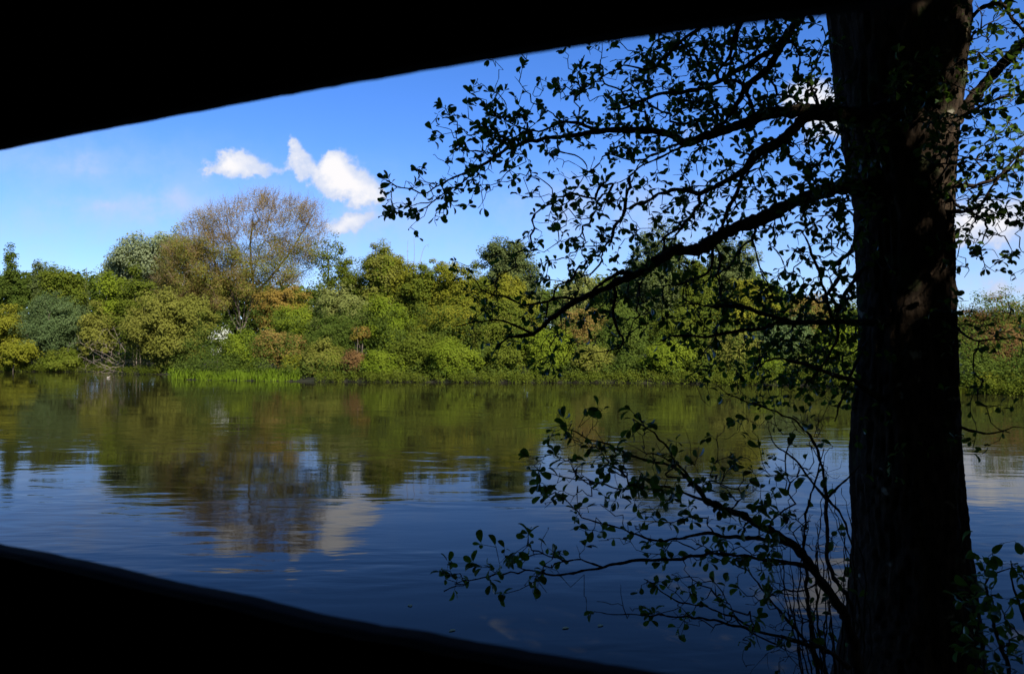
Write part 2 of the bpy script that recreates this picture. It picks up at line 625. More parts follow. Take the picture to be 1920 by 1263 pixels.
def far_tree(name, cat, label, px, top, bot, hw, Y, kind, n=150, per=70, size=.20, trunk=True, shape='bush', leaf_spread=.62,
             lobes=12, lob=.46, rtip=.016, depth=None, barkm=None, lean=0.0, group='trees and shrubs along the far bank', aspect=.62,
             crown_low=None, stems=3, fill=.55, wind=None, k2=None, base_px=None, taper=0.0):
    p_top, p_bot = P(px, top, Y), P(px, bot, Y)
    rx = hw / F * Y * 1.12
    per = int(per * .86)
    size = size * 1.38
    leaf_spread = leaf_spread * 1.28
    zt, zb = p_top[2], p_bot[2]
    x = p_top[0]
    g0 = gz(x, Y)
    rz = (zt - zb) / 2
    c = np.array((x, Y, zb + rz))
    ry = depth if depth else min(max(rx * .85, 1.2), 4.5)
    bx = x if base_px is None else P(base_px, bot, Y)[0]
    root = empty(name, (bx, Y, min(g0, zb)), label, cat, group)
    pts, lk = crown_points(c, np.array((rx, ry, rz * 1.10)), n, lobes, lob, fill, low=-1 if shape != 'tall' else -.8, lean=lean, taper=taper)
    pts[:, 2] = np.maximum(pts[:, 2], max(g0, 0) + .25)
    G = Grow()
    # stems from the ground up into the crown
    ns = stems
    tops = []
    for i in range(ns):
        a = i * 2.4 + rng.random()
        fr = .35 if ns > 1 else .04
        tgt = c + np.array((math.cos(a) * rx * fr + lean * rx * .4, math.sin(a) * ry * fr, rz * (.35 if ns > 1 else .62)))
        b0 = np.array((bx + math.cos(a) * .12 * ns, Y + math.sin(a) * .12 * ns, min(g0, zb) - .1))
        m = 14
        t = np.linspace(0, 1, m)[:, None]
        mid = (b0 + tgt) / 2 + rng.normal(0, .06, 3) * (zt - zb)
        line = (1 - t) ** 2 * b0 + 2 * t * (1 - t) * mid + t * t * tgt
        line += rng.normal(0, .03, line.shape) * (t > 0)
        tops.append(G.limb(line))
    G.grow(pts, bal=.25, step=1.1, wig=.08)
    G.radii(rtip, .47)
    PP = np.array(G.pos)
    tp = [(PP[i], np.maximum(G.rad[i], .03)) for i in tops]
    V, Q = tubes(tp, 6)
    link('trunk', mesh_np('trunk', V, Q, True), root, barkm or bark_far)
    V, Q = tubes(G.twig_paths(), 3)
    tag(link('branches', mesh_np('branches', V, Q, True), root, barkm or bark_far), kind='stuff')
    ct = (rng.random(lobes)[lk] * .6 + rng.random(n) * .4)
    V, Q, T = leaf_cards(pts, per, leaf_spread * rng.uniform(.55, 1.35, n), size, c - np.array((0, 0, rz * .3)), ctint=ct, aspect=aspect, flat=.75, lean=wind)
    link('crown', mesh_np('crown', V, Q, False, T), root, LM[kind])
    if k2:
        kk, nn_, pr, szz = k2
        sel = pts[rng.integers(0, n, nn_)]
        V, Q, T = leaf_cards(sel, pr, leaf_spread, szz, c)
        link('paler_leaves', mesh_np('paler_leaves', V, Q, False, T), root, LM[kk])
    ALLTREES.append(root)
    return root


# name, cat, label, px, top, bottom, half width, distance, leaf colour, options
T = far_tree
# --- back row, left
T('alder_tree', 'tree', 'dark pointed alder at the far left of the treeline', 24, 446, 640, 34, 108, 'dark', 130, 60, .24, stems=1, lobes=12, lob=.3, leaf_spread=.55, fill=.2, taper=1.0)
T('alder_tree', 'tree', 'thin grey-green tree just right of the dark pointed alder', 74, 455, 640, 28, 110, 'teal', 90, 38, .24, stems=1, lobes=11, lob=.3, leaf_spread=.55, fill=.2, taper=1.0)
T('broadleaf_tree', 'tree', 'dark bushy tree between the two slim grey-green trees on the left', 112, 482, 640, 44, 104, 'mid', 150, 70, .24, leaf_spread=.8)
T('alder_tree', 'tree', 'slimmest grey-green tree standing alone against the sky on the left', 162, 470, 640, 15, 108, 'teal', 50, 34, .22, stems=1, lobes=8, lob=.35, leaf_spread=.55, fill=.2, taper=1.0)
T('broadleaf_tree', 'tree', 'bright green round tree below the silvery windblown tree', 208, 496, 660, 52, 94, 'fresh', 170, 75, .23, leaf_spread=.75)
T('poplar_tree', 'tree', 'silvery windblown poplar with upturned white leaves', 285, 408, 560, 66, 103, 'silver', 170, 75, .27, leaf_spread=1.0, lean=.45, lob=.36, lobes=14, wind=(.6, 0, .2), base_px=300)
T('poplar_tree', 'tree', 'lower silvery grey tree on the left flank of the silvery poplar', 228, 452, 580, 46, 104, 'silver', 110, 65, .26, leaf_spread=.9, lean=.35, lobes=10, wind=(.6, 0, .2))
T('broadleaf_tree', 'tree', 'mid green leafy tree in front of the left edge of the bare brown tree', 258, 498, 680, 44, 90, 'mid', 170, 75, .22, leaf_spread=.75)
T('broadleaf_tree', 'tree', 'dark green tree low behind the yellow-green willow dome', 340, 520, 660, 60, 100, 'dark', 130, 70, .25)
# --- thin green tree behind right of the brown tree
T('ash_tree', 'tree', 'thin sparse-leaved tree with visible trunk right of the brown tree', 612, 425, 610, 40, 98, 'mid', 100, 26, .22, stems=1, barkm=bark_far, fill=.2, lob=.4, rtip=.022)
T('broadleaf_tree', 'tree', 'small dark green tree beside the thin sparse-leaved tree', 648, 470, 620, 34, 96, 'mid', 110, 70, .22, leaf_spread=.7)
T('broadleaf_tree', 'tree', 'broad olive-topped tree highest in the middle of the treeline', 722, 460, 640, 62, 92, 'olive', 260, 80, .22, leaf_spread=.72, lobes=12, k2=('fresh', 110, 60, .22))
T('broadleaf_tree', 'tree', 'green tree filling the dip left of the broad olive-topped tree', 682, 466, 640, 44, 93, 'mid', 140, 75, .2, k2=('yellow', 40, 50, .2))
T('broadleaf_tree', 'tree', 'yellow-green tree between the olive-topped tree and the bare tips', 762, 466, 640, 50, 91, 'yellow', 170, 75, .2, k2=('mid', 60, 50, .2))
T('broadleaf_tree', 'tree', 'green tree just right of the bare tips', 836, 474, 640, 44, 90, 'yellow', 150, 75, .2, k2=('mid', 60, 50, .2))
T('broadleaf_tree', 'tree', 'small green tree at the left foot of the tall poplar', 902, 492, 640, 38, 88, 'mid', 120, 75, .2, k2=('yellow', 40, 50, .2))
T('broadleaf_tree', 'tree', 'rounded green tree with a few bare tips above it', 795, 474, 650, 52, 90, 'mid', 210, 80, .22, lobes=10, k2=('yellow', 60, 60, .2))
T('broadleaf_tree', 'tree', 'lower olive-yellow tree left of the tall dark poplar', 868, 484, 650, 50, 88, 'yellow', 200, 75, .21, lobes=10, k2=('mid', 80, 60, .2))
T('poplar_tree', 'tree', 'tall grey-green poplar rising alone above the middle trees', 945, 421, 620, 50, 108, 'teal', 230, 90, .25, leaf_spread=.85, lobes=12, lob=.45, k2=('pale', 40, 50, .22))
T('poplar_tree', 'tree', 'shorter grey-green shoulder tree right of the tall poplar', 990, 462, 620, 32, 108, 'teal', 110, 75, .25, leaf_spread=.8, lobes=6)
T('broadleaf_tree', 'tree', 'yellow-green tree at the foot of the tall poplar', 962, 505, 650, 56, 86, 'yellow', 190, 75, .21)
T('broadleaf_tree', 'tree', 'pale green tree seen through the hanging alder branch', 1072, 498, 650, 58, 92, 'pale', 170, 70, .22)
T('poplar_tree', 'tree', 'tall grey-green tree behind the thick sloping alder limb', 1232, 418, 620, 72, 106, 'teal', 290, 85, .25, leaf_spread=.9, lobes=13, k2=('dark', 150, 60, .25))
T('poplar_tree', 'tree', 'grey-green treetop showing right above the thick sloping limb', 1372, 432, 620, 56, 104, 'teal', 220, 85, .25, leaf_spread=.85, lobes=11)
T('broadleaf_tree', 'tree', 'green tree between the two tall grey-green treetops', 1306, 486, 640, 50, 96, 'mid', 160, 75, .23)
T('broadleaf_tree', 'tree', 'dark green tree under the thick sloping alder limb', 1150, 520, 660, 56, 86, 'dark', 170, 75, .22)
T('broadleaf_tree', 'tree', 'yellow-green tree behind the lower alder leaves', 1400, 510, 660, 66, 82, 'yellow', 210, 80, .21)
T('broadleaf_tree', 'tree', 'pale tan rounded tree left of the big trunk', 1508, 548, 660, 62, 86, 'tan', 160, 75, .21)
T('broadleaf_tree', 'tree', 'low green tree partly behind the big trunk', 1622, 560, 670, 60, 80, 'mid', 160, 75, .21)

# --- the big brown tree, built further below as brown_tree
# --- middle and front rows
S = 'shrub'
T('willow_shrub', S, 'bright yellow-green shrub in the far left corner of the bank', 16, 568, 696, 46, 93, 'yellow', 150, 75, .20)
T('willow_shrub', S, 'windswept grey-green willow dome at the left of the cove', 95, 540, 690, 68, 94, 'willow', 320, 85, .20, leaf_spread=.7, lobes=12, lean=.1, aspect=.35, wind=(.7, 0, .15))
T('willow_shrub', S, 'low yellow shrub on the water line at far left', 22, 640, 700, 52, 90.5, 'yellow', 110, 75, .19, leaf_spread=.55)
T('willow_shrub', S, 'low green shrub on the water line below the grey-green willow', 112, 655, 700, 48, 91.5, 'mid', 110, 75, .19, leaf_spread=.55)
T('willow_shrub', S, 'olive shrub between the grey-green willow and the big yellow dome', 192, 552, 680, 42, 92, 'olive', 170, 75, .20)
T('willow_shrub', S, 'big yellow-olive willow dome overhanging the end of the cove', 335, 545, 706, 100, 82, 'olive', 420, 95, .19, leaf_spread=.68, lobes=15, lob=.42)
T('broadleaf_shrub', S, 'bright green shrub right of the big yellow willow dome', 452, 608, 700, 42, 76, 'fresh', 170, 80, .18, leaf_spread=.5, lobes=8)
T('hawthorn_shrub', S, 'small hawthorn with white blossom beside the yellow willow dome', 414, 604, 665, 17, 79.5, 'mid', 40, 50, .15, leaf_spread=.4, k2=('white', 28, 30, .15))
T('willow_shrub', S, 'orange-budded shrub below the brown tree', 528, 529, 640, 62, 86, 'orange', 230, 70, .19, leaf_spread=.6)
T('broadleaf_shrub', S, 'light green shrub in front of the orange-budded shrub', 560, 562, 660, 48, 81, 'fresh', 170, 75, .18, leaf_spread=.55)
T('broadleaf_shrub', S, 'tan-tipped shrub above the grassy bank', 530, 610, 690, 48, 72, 'tan', 180, 75, .17, leaf_spread=.5, k2=('fresh', 60, 50, .17))
T('willow_shrub', S, 'pale green domed shrub under the middle treeline', 648, 532, 640, 62, 80, 'pale', 240, 75, .18, leaf_spread=.58)
T('broadleaf_shrub', S, 'dark green shrub shaded beneath the pale green dome', 628, 590, 680, 58, 76, 'dark', 180, 75, .18, leaf_spread=.55)
T('broadleaf_shrub', S, 'soft green shrub right of the pale green dome', 722, 556, 670, 52, 76, 'fresh', 210, 75, .18, leaf_spread=.55)
T('broadleaf_shrub', S, 'small burnt-orange shrub in front of the dark shaded shrub', 672, 602, 640, 18, 72, 'orange', 45, 60, .15, leaf_spread=.35, lobes=4)
T('broadleaf_shrub', S, 'olive shrub at the right end of the grassy bank', 606, 632, 714, 44, 65, 'olive', 170, 75, .15, leaf_spread=.45, k2=('mid', 60, 50, .15))
T('dead_shrub', S, 'russet dead shrub standing at the water edge', 668, 648, 714, 28, 63.5, 'brown', 120, 60, .12, leaf_spread=.35, lobes=5, barkm=bark_red)
T('broadleaf_shrub', S, 'yellow-green low shrub on the grassy bank', 556, 662, 708, 28, 67, 'yellow', 80, 70, .15, leaf_spread=.4)
T('broadleaf_shrub', S, 'fresh green shrub right of the russet dead shrub', 718, 650, 716, 36, 63, 'fresh', 150, 80, .14, leaf_spread=.42)
T('broadleaf_shrub', S, 'mid green shrub over the water in the middle of the bank', 782, 618, 717, 56, 64.5, 'mid', 260, 80, .15, leaf_spread=.48)
T('broadleaf_shrub', S, 'fresh green shrub ending at the narrow black gap', 852, 628, 718, 50, 63, 'fresh', 250, 80, .14, leaf_spread=.46, k2=('mid', 80, 60, .15))
T('broadleaf_shrub', S, 'olive-green shrub mass above the middle of the water line', 830, 565, 680, 76, 74, 'yellow', 300, 80, .17, leaf_spread=.56, k2=('mid', 140, 60, .17))
T('broadleaf_shrub', S, 'olive-green shrub behind the tip of the sloping limb', 930, 560, 680, 66, 72, 'mid', 260, 80, .17, leaf_spread=.56, k2=('olive', 70, 60, .17))
T('broadleaf_shrub', S, 'green shrub just right of the narrow black gap', 950, 636, 718, 44, 63, 'mid', 200, 80, .14, leaf_spread=.45)
T('broadleaf_shrub', S, 'bright green shrub under the tip of the sloping limb', 1026, 612, 718, 52, 63, 'fresh', 260, 80, .14, leaf_spread=.46)
T('broadleaf_shrub', S, 'yellowish low shrub left of the dark hollow', 1110, 650, 719, 48, 62.5, 'olive', 210, 75, .14, leaf_spread=.45, k2=('mid', 80, 60, .14))
T('broadleaf_shrub', S, 'tan shrub seen through the hanging twigs', 1096, 578, 650, 50, 74, 'tan', 160, 75, .17, leaf_spread=.52)
T('broadleaf_shrub', S, 'dark shrub roofing the dark hollow at the water', 1176, 592, 672, 56, 68, 'dark', 210, 80, .16, leaf_spread=.5)
T('broadleaf_shrub', S, 'bright green shrub right of the dark hollow', 1262, 634, 719, 58, 61.5, 'fresh', 290, 80, .14, leaf_spread=.46)
T('broadleaf_shrub', S, 'mid green shrub behind the bright green shrub by the hollow', 1280, 568, 680, 74, 72, 'mid', 270, 80, .17, leaf_spread=.55)
T('broadleaf_shrub', S, 'dull olive shrub below the lower alder branch', 1378, 610, 719, 62, 60.5, 'olive', 280, 80, .14, leaf_spread=.46, k2=('dark', 130, 60, .14))
T('broadleaf_shrub', S, 'grey-green shrub behind the drooping alder leaves', 1470, 585, 719, 66, 62, 'willow', 280, 80, .15, leaf_spread=.5)
T('broadleaf_shrub', S, 'green shrub touching the left side of the big trunk', 1570, 600, 722, 60, 58, 'fresh', 260, 80, .14, leaf_spread=.46)
T('broadleaf_shrub', S, 'brown-twigged shrub right of the big trunk', 1850, 552, 700, 56, 60, 'brown', 220, 46, .13, leaf_spread=.5, barkm=bark_red, k2=('dark', 90, 60, .15))
T('broadleaf_shrub', S, 'tan shrub at the right edge of the view', 1925, 560, 700, 64, 58, 'tan', 190, 40, .13, leaf_spread=.5, barkm=bark_red, k2=('dark', 100, 60, .15))
T('broadleaf_shrub', S, 'dull brown-green shrub close behind the reedy bank at right', 1880, 612, 725, 84, 53, 'brown', 260, 60, .14, leaf_spread=.5)
T('broadleaf_shrub', S, 'low yellow-green shrub on the right bank by the water', 1840, 695, 741, 44, 46.5, 'yellow', 150, 70, .11, leaf_spread=.32)
T('broadleaf_shrub', S, 'low green shrub at the right end of the bank', 1925, 690, 742, 44, 45, 'mid', 150, 70, .11, leaf_spread=.32)


T('broadleaf_shrub', S, 'dark low shrub on the water line inside the dark hollow', 1186, 664, 720, 38, 62.3, 'dark', 130, 75, .14, leaf_spread=.42)
T('broadleaf_shrub', S, 'narrow dark shrub in the black gap left of the limb tip', 906, 650, 719, 20, 64, 'dark', 70, 70, .14, leaf_spread=.4)
T('broadleaf_shrub', S, 'mid green low shrub between the bright green and dull olive shrubs', 1324, 652, 720, 42, 60.5, 'mid', 150, 75, .14, leaf_spread=.42)
T('broadleaf_shrub', S, 'fresh green low shrub on the water line behind the drooping leaves', 1436, 660, 722, 46, 59, 'fresh', 150, 75, .14, leaf_spread=.42)
T('broadleaf_shrub', S, 'olive low shrub on the water line just left of the big trunk', 1530, 662, 724, 46, 57.5, 'olive', 150, 75, .14, leaf_spread=.42)


# --- the brown budding tree: many steep limbs, fine twigs, few leaves
def brown_tree():
    Y = 97.0
    root = empty('willow_tree', tuple(P(455, 640, Y)), 'tall brown budding tree with bare twigs, tallest on the far bank', 'tree')
    att, kk = [], []
    # uneven crown: fan of lobes, photo pixels
    lobes = [(520, 405, 60, 42, 1.0), (565, 440, 44, 50, 1.0), (470, 398, 50, 38, 1), (420, 418, 46, 38, 1), (372, 440, 40, 38, 1),
             (340, 490, 44, 42, 1), (330, 535, 46, 42, 1.1), (352, 470, 30, 30, .7), (400, 480, 60, 50, 1.2), (470, 470, 60, 55, 1.3), (535, 480, 56, 46, 1.1), (585, 415, 26, 34, .5),
             (500, 525, 60, 34, .9), (430, 540, 60, 34, .9), (380, 520, 50, 40, .9), (495, 375, 26, 18, .4), (395, 415, 30, 22, .5), (555, 395, 40, 24, .6)]
    for i, (x, y, rx, ry, w_) in enumerate(lobes):
        n = int(62 * w_)
        a = rng.uniform(0, 2 * math.pi, n)
        r = rng.random(n) ** .5
        for k in range(n):
            att.append(P(x + math.cos(a[k]) * r[k] * rx, y + math.sin(a[k]) * r[k] * ry, Y + rng.normal(0, 2.2)))
            kk.append(i)
    att = np.array(att)
    G = Grow()
    base = P(452, 640, Y)
    tops = []
    for pts in ([(452, 640), (448, 585), (438, 520), (432, 455), (425, 412)], [(452, 620), (462, 560), (482, 490), (500, 430), (512, 375)],
                [(456, 615), (478, 555), (520, 505), (555, 455), (585, 405)], [(449, 610), (425, 550), (395, 490), (372, 440)],
                [(447, 620), (415, 565), (368, 530), (335, 500)], [(460, 600), (500, 545), (550, 520), (598, 492)],
                [(470, 585), (474, 540), (470, 470), (474, 400)], [(450, 600), (440, 560), (405, 500), (398, 430)]):
        q = poly(pts, 26)
        off = rng.normal(0, .9)
        L3 = np.array([P(a, b, Y + off * (i / 25) * 2) for i, (a, b) in enumerate(q)])
        L3[1:] += rng.normal(0, .05, L3[1:].shape)
        tops.append(G.limb(L3))
    G.grow(att, bal=.12, step=.5, wig=.07)
    G.radii(.017, .46)
    PP = np.array(G.pos)
    V, Q = tubes([(PP[i], np.clip(G.rad[i], .05, .42)) for i in tops], 6)
    link('trunk', mesh_np('trunk', V, Q, True), root, bark_far)
    V, Q = tubes(G.twig_paths(.2), 3)
    tag(link('branches', mesh_np('branches', V, Q, True), root, bark_red), kind='stuff')
    # fine twigs fanning outwards from every tip
    cen = P(450, 600, Y)
    fine = []
    for a in att:
        d0 = (a - cen)
        d0 /= np.linalg.norm(d0)
        for _ in range(6):
            d = d0 + rng.normal(0, .42, 3) + np.array((0, 0, .15))
            d /= np.linalg.norm(d)
            L = rng.uniform(.5, 1.5)
            m = a + d * L * .5 + rng.normal(0, .06, 3)
            fine.append((np.array([a, m, a + d * L + rng.normal(0, .1, 3)]), np.array((.012, .009, .006))))
    V, Q = tubes(fine, 3)
    tag(link('fine_twigs', mesh_np('fine_twigs', V, Q, True), root, bark_red), kind='stuff')
    inner = np.array([(a[2] - P(450, 470, Y)[2]) for a in att])
    dens = rng.random(len(att)) < np.clip(.85 - inner * .07, .35, 1)
    V, Q, T_ = leaf_cards(att[dens], 70, 1.15, .16, cen, aspect=.6)
    tag(link('crown', mesh_np('crown', V, Q, False, T_), root, LM['rust']), 'sparse russet buds and young leaves')
    low = att[att[:, 2] < P(450, 455, Y)[2]]
    V, Q, T_ = leaf_cards(low + rng.normal(0, .5, low.shape), 62, 1.0, .19, cen)
    tag(link('inner_leaves', mesh_np('inner_leaves', V, Q, False, T_), root, LM['olive']), 'olive young leaves low in the crown')
    # mistletoe ball
    m = link('mistletoe', mesh_np('mistletoe', *leaf_cards(np.array([P(354, 479, Y - 3)]), 260, .42, .16, P(354, 479, Y - 3))[:2]), root, LM['dark'])


brown_tree()


# --- undergrowth that closes the bank below the shrubs
def undergrowth():
    n = 1700
    px = rng.uniform(-60, 1990, n)
    cs = []
    for a in px:
        x = (a - 960) / F
        # march to find the shore along this ray
        Y = np.linspace(40, 100, 241)
        ok = Y - far_shore(x * Y) > 0
        Y0 = Y[np.argmax(ok)]
        d = rng.random() ** 1.3 * 17 + .35
        yy_ = Y0 + d
        xx = x * yy_
        h = rng.uniform(.05, .7 + min(d * .5, 5.0))
        cs.append((xx, yy_, gz(xx, yy_) + h))
    cs = np.array(cs)
    V, Q, T_ = leaf_cards(cs, 46, .75, .20, cs.mean(0) - np.array((0, 0, 50)))
    o = link('undergrowth', mesh_np('undergrowth', V, Q, False, T_), None, LM['dark'])
    tag(o, 'tangled green undergrowth filling the far bank beneath the shrubs', 'undergrowth', kind='stuff')
    n = 950
    cs = []
    for a in rng.uniform(-60, 1990, n):
        x = (a - 960) / F
        Y = np.linspace(40, 100, 241)
        Y0 = Y[np.argmax(Y - far_shore(x * Y) > 0)]
        if 300 < a < 590:
            continue
        yy_ = Y0 + rng.uniform(-.5, .8)
        cs.append((x * yy_, yy_, max(gz(x * yy_, yy_), 0) + rng.uniform(.12, .55)))
    cs = np.array(cs)
    V, Q, T_ = leaf_cards(cs, 45, .42, .12, cs.mean(0) - np.array((0, 0, 50)))
    o = link('bankside_plants', mesh_np('bankside_plants', V, Q, False, T_), None, LM['mid'])
    tag(o, 'low green plants trailing into the water along the far bank', 'bank plants', kind='stuff')


undergrowth()


def woodland():
    cs = []
    for _ in range(5200):
        a = rng.uniform(-140, 2060)
        Y = rng.uniform(112, 135)
        top = np.interp(a, [-100, 60, 200, 300, 560, 620, 900, 1050, 1200, 1400, 1500, 1600, 1800, 2000], [520, 520, 520, 520, 545, 555, 535, 545, 510, 510, 570, 590, 612, 605])
        zt = P(a, top, Y)[2]
        x = (a - 960) / F * Y
        cs.append((x, Y, gz(x, Y) + (zt - gz(x, Y)) * rng.random() ** .6))
    cs = np.array(cs)
    V, Q, T_ = leaf_cards(cs, 13, 1.3, .95, cs.mean(0) - np.array((0, 0, 60)))
    o = link('far_woodland', mesh_np('far_woodland', V, Q, False, T_), None, LM['dark'])
    tag(o, 'dim woodland mass closing the gaps behind the bank trees', 'woodland', kind='stuff')


woodland()


def blades(name, label, spots, cnt, h, w_, spread, mat):
    n = len(spots) * cnt
    b = np.repeat(spots, cnt, 0) + rng.normal(0, spread, (n, 3)) * np.array((1, .7, 0))
    hh = h * rng.uniform(.45, 1.1, n) * np.repeat(rng.uniform(.35, 1.15, len(spots)), cnt)
    lean = rng.normal(0, .22, (n, 3))
    lean[:, 2] = 0
    a = rng.uniform(0, math.pi, n)
    s_ = np.stack([np.cos(a), np.sin(a), 0 * a], 1) * w_
    z = np.array((0, 0, 1.0))
    m = b + hh[:, None] * (.55 * z + lean * .35)
    t = b + hh[:, None] * (.95 * z + lean * 1.1)
    V = np.stack([b - s_, b + s_, m + s_ * .8, t, m - s_ * .8], 1).reshape(-1, 3)
    i = np.arange(n) * 5
    Q = np.stack([i, i + 1, i + 2, i + 3, i + 4], 1)
    o = link(name, mesh_np(name, V, Q, False, rng.random(n)), None, mat)
    tag(o, label, 'grass', kind='stuff')


sp_ = []
for _ in range(300):
    a = rng.uniform(318, 560)
    x = (a - 960) / F
    Y = np.linspace(55, 100, 400)
    Y0 = Y[np.argmax(Y - far_shore(x * Y) > 0)]
    yy_ = Y0 + rng.uniform(-.1, 2.6)
    sp_.append((x * yy_, yy_, max(0, gz(x * yy_, yy_)) - .05))
blades('waterside_grass', 'bright green grass tussocks on the point below the yellow willow dome', np.array(sp_), 26, .72, .022, .17, LM['reed'])
sp_ = []
for _ in range(260):
    a = rng.uniform(1780, 1960)
    x = (a - 960) / F
    Y = np.linspace(35, 70, 400)
    Y0 = Y[np.argmax(Y - far_shore(x * Y) > 0)]
    yy_ = Y0 + rng.uniform(-.1, 2.2)
    sp_.append((x * yy_, yy_, max(0, gz(x * yy_, yy_)) - .05))
blades('reedy_grass', 'rough reedy grass on the water edge right of the big trunk', np.array(sp_), 26, .75, .014, .22, LM['mid'])


# --- dead wood on the cove
def dead_wood(name, label, pts_list, Y, r, n_twig, spread, cat='dead branches'):
    b = P(*pts_list[0][0], Y)
    root = empty(name, tuple(b), label, cat)
    G = Grow()
    tops = []
    for pts in pts_list:
        q = poly(pts, 16)
        L3 = np.array([P(a, c_, Y + rng.normal(0, .02)) for a, c_ in q])
        tops.append(G.limb(L3))
    base = np.array(G.pos)
    att = base[rng.integers(0, len(base), n_twig)] + rng.normal(0, spread, (n_twig, 3))
    att[:, 2] = np.maximum(att[:, 2], .08)
    G.grow(att, bal=.2, step=.3, wig=.12)
    G.radii(.012, .4)
    PP = np.array(G.pos)
    for i in tops:
        V, Q = tubes([(PP[i], np.linspace(r, r * .4, len(i)))], 6)
        link('branch', mesh_np('branch', V, Q, True), root, bark_dead)
    V, Q = tubes(G.twig_paths(), 3)
    tag(link('twigs', mesh_np('twigs', V, Q, True), root, bark_dead), kind='stuff')


dead_wood('fallen_branches', 'tangle of bleached fallen branches trailing into the cove', [[(240, 690), (205, 676), (170, 655)], [(250, 694), (215, 688), (182, 700)], [(235, 690), (200, 665), (160, 650)], [(245, 700), (195, 690), (160, 672)]], 82.5, .022, 260, .9)
dead_wood('dead_branch', 'pale forked dead branch leaning out of the yellow willow dome', [[(234, 657), (222, 640), (206, 625)], [(234, 657), (225, 642), (212, 612)]], 80.5, .028, 34, .55)
dead_wood('bare_sticks', 'few bare sticks rising above the middle treeline', [[(776, 500), (777, 470), (776, 444)], [(765, 500), (764, 470), (765, 450)], [(785, 500), (795, 465), (804, 458)]], 91, .03, 4, .3)


# --- duck
def duck():
    Y = 2.5 * F / (708 - 655)
    p = P(203, 708, Y)
    root = empty('duck', (p[0], Y, 0), 'small brown duck swimming off the fallen branches', 'duck')
    prof = [(-.30, .01, .10), (-.24, .05, .09), (-.12, .10, .07), (0, .12, .06), (.12, .10, .07), (.19, .06, .12), (.21, .045, .19), (.235, .05, .25), (.28, .045, .255), (.31, .012, .24)]
    pts = np.array([(p[0] + a * .55, Y, c_ * .55) for a, b, c_ in prof])
    V, Q = tubes([(pts, np.array([b * .55 for a, b, c_ in prof]))], 8)
    link('body', mesh_np('body', V, Q, True), root, rough_mat('duck feathers', (.14, .11, .08), (.34, .30, .24), 6))
    V, Q = tubes([(np.array([(p[0] + .17, Y, .132), (p[0] + .205, Y, .124)]), np.array((.009, .005)))], 5)
    link('bill', mesh_np('bill', V, Q, True), root, rough_mat('duck bill', (.5, .3, .05), (.6, .4, .1), 6))


duck()


# ------------------------------------------------------------------ foreground alder
def make_leaf_mesh():
    """rounded alder leaf, unit length along +Y, folded along the midrib, with a short stalk"""
    ys = [0.0, .18, .42, .68, .88, 1.0]
    ws = [.02, .15, .26, .30, .25, .09]
    dz = [0, .02, .03, .01, -.03, -.07]
    V = []
    for y, w_, z in zip(ys, ws, dz):
        V += [(-w_, y, z + w_ * .28), (0, y, z), (w_, y, z + w_ * .28)]
    Q = []
    for i in range(len(ys) - 1):
        a = i * 3
        Q += [(a, a + 1, a + 4, a + 3), (a + 1, a + 2, a + 5, a + 4)]
    n0 = len(V)
    V += [(-.02, -.16, .02), (.02, -.16, .02), (.02, .02, 0), (-.02, .02, 0)]
    Q.append((n0, n0 + 1, n0 + 2, n0 + 3))
    return np.array(V, float), np.array(Q)


LV, LQ = make_leaf_mesh()
alder_leaf = leaf_mat('alder leaves', (.032, .070, .010), (.080, .140, .016), trans=.42, gloss=.12, scale=6)
alder_twig = rough_mat('alder twigs', (.014, .011, .008), (.05, .038, .028), 30)
LEAF_ME = mesh_np('leaf', LV, LQ, True, np.full(len(LQ), .5))
LEAF_ME.materials.append(alder_leaf)
leaf_variants = []
for t in (.15, .5, .9):
    me = mesh_np('leaf', LV * np.array((1 + (t - .5) * .2, 1, 1 + t)), LQ, True, np.full(len(LQ), t))
    me.materials.append(alder_leaf)
    leaf_variants.append(me)


def leaf_frames(pos, tang, size, up=1.1, droop=.15):
    n = len(pos)
    d = tang * .75 + rng.normal(0, .7, (n, 3)) + np.array((0, 0, -droop))
    d /= np.linalg.norm(d, axis=1)[:, None] + 1e-9
    nr = rng.normal(0, .8, (n, 3)) + np.array((0, 0, up))
    s_ = np.cross(d, nr)
    s_ /= np.linalg.norm(s_, axis=1)[:, None] + 1e-9
    nr = np.cross(s_, d)
    return pos, s_, d, nr, size


